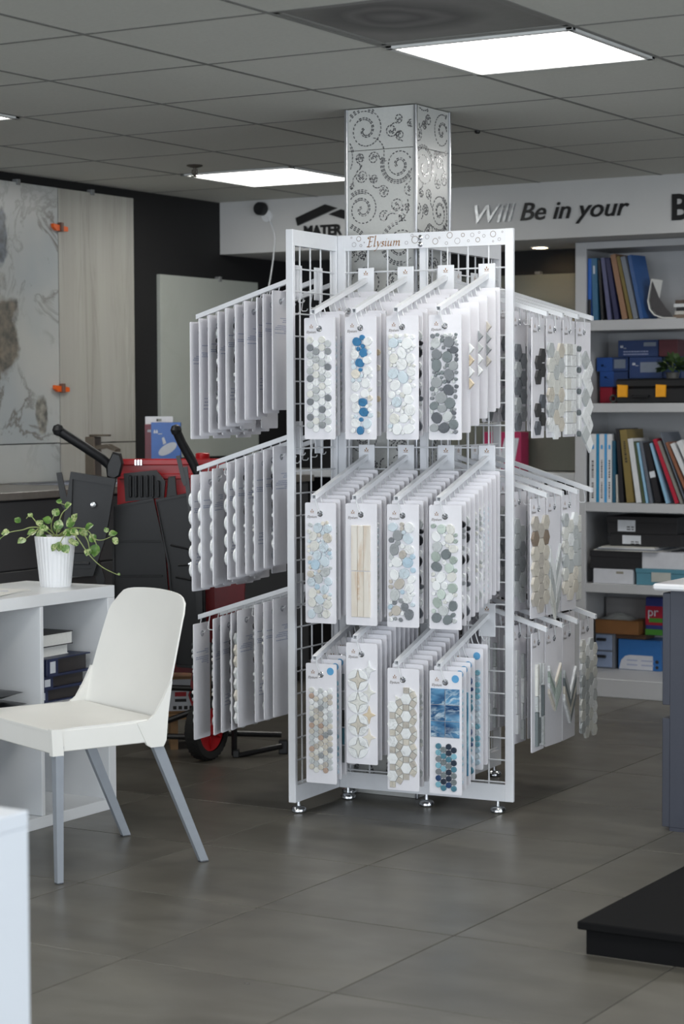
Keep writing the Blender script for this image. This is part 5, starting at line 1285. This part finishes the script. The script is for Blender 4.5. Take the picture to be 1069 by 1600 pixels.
t = thing('tape_roll', 'small dark ring roll beside the red carton on the second shelf', 'tape', (XF(956.5), 9.262, zs2+.0218))
obj('roll', MB().tube([(.015*math.cos(a*math.pi/8), 0, .015*math.sin(a*math.pi/8)) for a in range(16)], .0062, 8, closed=True), M_stone if False else cm('tape_black', (38, 36, 36)), t)
t = thing('shelf_plant', 'bushy dark green plant standing above the toolbox on the second shelf', 'plant', (XF(1052)+.085*KXY, Y0+.085, zs2+.1162))
obj('pot', MB().lathe([(.028, 0), (.034, .03), (.036, .03), (.032, .026)], 16), cm('grey_pot', (84, 84, 82)), t)
M_dleaf = mat('dark_leaf', (62, 84, 48), .5, var=.25, scale=50)
me_l = bpy.data.meshes.new('leaf'); leaf2 = leaf_me.copy(); leaf2.materials.clear(); leaf2.materials.append(M_dleaf)
rp = random.Random(9)
mb = MB(); lv = [tuple(v.co) for v in leaf_me.vertices]; lf = [tuple(p.vertices) for p in leaf_me.polygons]
for k in range(150):
    th = rp.uniform(0, 6.28); ph = math.acos(rp.uniform(-.5, 1)); d = Vector((math.sin(ph)*math.cos(th), math.sin(ph)*math.sin(th), math.cos(ph)))
    c = Vector((0, -.008, .056))+Vector((d.x*.082, d.y*.055, d.z*.058))*rp.uniform(.55, 1); a = d.cross(Vector((.1, .3, 1))).normalized(); b_ = a.cross(d)
    s_ = rp.uniform(.022, .034); mb.add([tuple(c+(d*(p[0]-.5)+a*p[1]+b_*p[2])*s_) for p in lv], lf, smooth=True)
obj('foliage', mb, M_dleaf, t, kind='stuff')
mb = MB()
for k in range(8): mb.tube([(0, 0, .026), (.012*math.cos(k), .012*math.sin(k), .05), (.05*math.cos(k), .035*math.sin(k), .08)], .0016, 5)
obj('stem', mb, M_stem, t)
# third shelf
z3 = SH[2]
g3 = 'white ring binders on the third shelf'
for k, (a, b_, lb, bandm) in enumerate(((921.5, 932, 'first white binder from the left on the third shelf', M_cyan), (937.3, 945, 'second white binder from the left on the third shelf', M_cyan2), (949.6, 957, 'third white binder from the left on the third shelf', None))):
    t = book(XF(a), z3, (b_-a)*0.00326, .327, 0, K_['white'], lb, dep=.24, name='binder', group=g3, smear=[(.06, .30), (.36, .62)])
    th = (b_-a)*0.00326
    obj('spine_mark', MB().box(th*.3, th*.7, -.0008, .0002, .255, .275), M_cyan2, t)
for (a, b_, m_, lb) in ((932.3, 936.9, 'cyan', 'teal blue slim binder between the first two white ones'), (945.3, 949.2, 'cyan2', 'light blue slim binder between the second and third white ones')):
    book(XF(a), z3, (b_-a)*0.00326, .327, 0, M_cyan if m_ == 'cyan' else M_cyan2, lb, dep=.24, name='binder', group=g3)
row3 = [(958.3, 957.6, 5.0, 689, 'darkteal', 'dark teal book right of the white binders'), (964.4, 963.4, 2.4, 742, 'bone', 'short pale booklet beside the dark teal book'), (970.5, 963.0, 6.0, 670, 'black', 'tall black book left of the olive one'), (981, 969.4, 11.5, 672, 'olive', 'thick olive and gold book on the third shelf'),
        (996, 982, 8.5, 686, 'white', 'white catalogue right of the olive book'), (1006, 991.2, 3.8, 690, 'green', 'thin green edged book on the third shelf'), (1011, 995.6, 4.0, 692, 'sky', 'pale blue slim book right of the green edged one'), (1017, 1000.3, 5, 690, 'slate', 'slate grey book on the third shelf'),
        (1026, 1006, 9.2, 692, 'black', 'dark book with a white spine label on the third shelf'), (1042, 1016, 4.2, 693, 'sky', 'pale blue book left of the red one'), (1056, 1021.2, 6.5, 687, 'red', 'red book leaning on the third shelf'), (1064, 1028.4, 4.5, 690, 'stone', 'stone grey book right of the red one'),
        (1072, 1031.8, 2.0, 676, 'slate', 'tall grey book leaning at the right end'), (1078.5, 1040.5, 5, 692, 'rust', 'rust orange book right of the red one'), (1088, 1048, 7.0, 694, 'white', 'white book leaning at the right edge'), (1099, 1058, 9, 690, 'white', 'white thick book cut off by the right edge')]
for px_, ptop, tpx, top, colr, lb in row3:
    le = math.atan2(px_-ptop, (786-top)*.93); h_ = (786-top)*0.00304/math.cos(le)
    book(XF(px_), z3, tpx*0.00326*math.cos(le)*.94, h_, le, K_[colr], lb, dep=.20+.03*((int(px_)) % 3), lab=((.0, 1, .42, .52) if 'spine label' in lb else None), smear=([(.55, .85)] if colr in ('olive', 'black') else None))
# fourth shelf
z4 = SH[3]
M_kbox = cm('black_carton', (30, 30, 33), .5); M_wbox = cm('white_carton', (196, 198, 204)); M_tbox = cm('teal_carton', (84, 134, 152))
carton('shoe_box', 'white low box with a metal label holder on the fourth shelf', 928, 991, z4, z4+.071, Y0+.01, .28, M_wbox, group='boxes on the fourth shelf', marks=[('rect', .58, .76, .68, .84, cm('label_holder', (138, 134, 122)))])
carton('shoe_box', 'teal box with a grey label on the fourth shelf', 995, 1078, z4, z4+.078, Y0+.005, .28, M_tbox, group='boxes on the fourth shelf', lid=.02, marks=[('rect', .30, .66, .22, .80, cm('teal_box_label', (176, 178, 172)))])
carton('shoe_box', 'wide black box under the papers on the fourth shelf', 922, 1004, z4+.0715, z4+.158, Y0+.008, .29, M_kbox, group='boxes on the fourth shelf', lid=.03)
carton('shoe_box', 'long white box above the teal one on the fourth shelf', 1005, 1084, z4+.0785, z4+.158, Y0+.012, .28, M_wbox, group='boxes on the fourth shelf')
t = thing('paper_stack', 'loose grey papers lying on the boxes of the fourth shelf', 'paper', (XF(980), Y0+.10, z4+.1583))
for k in range(4): obj('sheet', MB().box(-.165+.01*k, .165-.012*k, -.10, .16, .0055*k, .0055*k+.005, M=Matrix.Rotation(.05*(k-1), 4, 'Z')), (K_['bone'], K_['grey'], K_['white'], K_['bone'])[k], t)
carton('shoe_box', 'black box with white label resting on the papers', 954, 1066, z4+.181, z4+.240, Y0+.05, .26, M_kbox, group='boxes on the fourth shelf', marks=[('rect', .18, .44, .15, .85, M_wlab), ('text', .30, .42, M_kp, .30, 2, .16)])
carton('shoe_box', 'black box with white label, topmost on the fourth shelf', 949, 1060, z4+.2405, z4+.322, Y0+.045, .27, M_kbox, group='boxes on the fourth shelf', lid=.03, marks=[('rect', .16, .41, .12, .78, M_wlab), ('text', .29, .39, M_kp, .35, 2, .14)])
# bottom
z5 = SH[4]
YB5 = 9.42
t = thing('drawer_unit', 'small pale blue two-drawer organiser with black handles at the bookcase bottom', 'drawers', (XF(930.5)+.16*KXY, YB5-.02, z5+.0006))
W_ = XF(960)-XF(929); obj('case', MB().box(.0, W_, .003, .15, 0, .172, c=.002), cm('organiser_grey', (104, 108, 116)), t)
M_drw = cm('pale_blue_drawer', (136, 150, 176))
for k in range(2):
    d = obj('drawer', MB().box(.004, W_-.012, -.004, .0025, .006+.083*k, .082+.083*k, c=.002), M_drw, t)
    obj('handle', MB().box(.012, W_-.04, -.018, -.004, .052+.083*k, .066+.083*k, c=.003), M_blackpl, d)
t = carton('carton', 'blue and white carton with rounded white panel at the bookcase bottom', 968, 1036, z5, z5+.148, YB5-.01, .16, cm('bright_blue_carton', (44, 104, 168)), group='boxes at the bookcase bottom')
hw_ = (XF(1036)-XF(968))/2
mb = MB().prism([(-hw_+.004, .002), (hw_-.042, .002), (hw_-.042, .072), (-hw_+.058, .072), (-hw_+.036, .066), (-hw_+.016, .046)], -.0012, -.0002)
obj('panel_print', mb, M_wbox, t)
mb = MB()
for k in range(2):
    for q in range(2): mb.box(-hw_+.045+.075*q, -hw_+.10+.085*q, -.0018, -.0012, .022+.022*k, .028+.022*k)
obj('fine_print', mb, M_blueprint, t)
obj('icon_print', MB().prism(poly_circle(hw_-.02, .045, .009), -.0012, -.0002).prism(poly_circle(hw_-.02, .018, .008), -.0012, -.0002), M_kp, t)
M_bcb = cm('brown_carton', (132, 88, 46), .6)
t = carton('carton', 'brown carton lying on the drawer organiser', 930.5, 1000, z5+.1725, z5+.240, YB5-.03, .16, M_bcb, group='boxes at the bookcase bottom')
t = thing('plastic_bag', 'crumpled clear grey plastic bag on the brown carton', 'bag', (XF(966)+.2*KXY, YB5+.04, z5+.2405))
mb = MB(); rp = random.Random(2); n = 12; vs = []
for i in range(n+1):
    for j in range(n+1):
        u, v = i/n*2-1, j/n*2-1; vs.append((u*.085, v*.05, max(0.0005, .022*(1-u*u)*(1-v*v)+rp.uniform(0, .010)*(1-max(abs(u), abs(v))))))
mb.add(vs, [(i*(n+1)+j, (i+1)*(n+1)+j, (i+1)*(n+1)+j+1, i*(n+1)+j+1) for i in range(n) for j in range(n)])
obj('film', mb, mat('grey_film', (150, 152, 150), .2, var=.1), t)
carton('carton', 'dark brown carton behind the blue and white one', 962, 1011, z5+.1485, z5+.171, YB5+.0, .12, cm('dark_brown_carton', (84, 60, 44)), group='boxes at the bookcase bottom')
carton('carton', 'large speckled grey carton at the back of the bookcase bottom', 947, 1012, z5+.2405, z5+.338, YB5+.10, .045, cm('grey_carton', (140, 138, 138)), group='boxes at the bookcase bottom')
t = thing('detergent_bag', 'blue, red and green lettered pack standing behind the blue carton', 'pack', (XF(1025)+.19*KXY, YB5+.01, z5+.1715))
hw_ = XF(1040)-XF(1026)
obj('pack', MB().box(-hw_, hw_, 0, .06, 0, .185, c=.004), cm('pack_blue', (44, 54, 118)), t)
mb = MB().box(-hw_+.001, hw_-.001, -.0012, -.0002, .05, .142, mi=0).box(-hw_+.001, hw_-.001, -.0016, -.0002, .002, .030, mi=1).box(-hw_+.02, hw_-.001, -.0016, -.0002, .064, .084, mi=1)
obj('colour_bands', mb, [M_rbox, cm('pack_green', (72, 140, 48))], t)
lettering('pr', .062, M_wlab, t, (-hw_+.012, -.0022, .094), (R(90), 0, 0), ext=.0004)
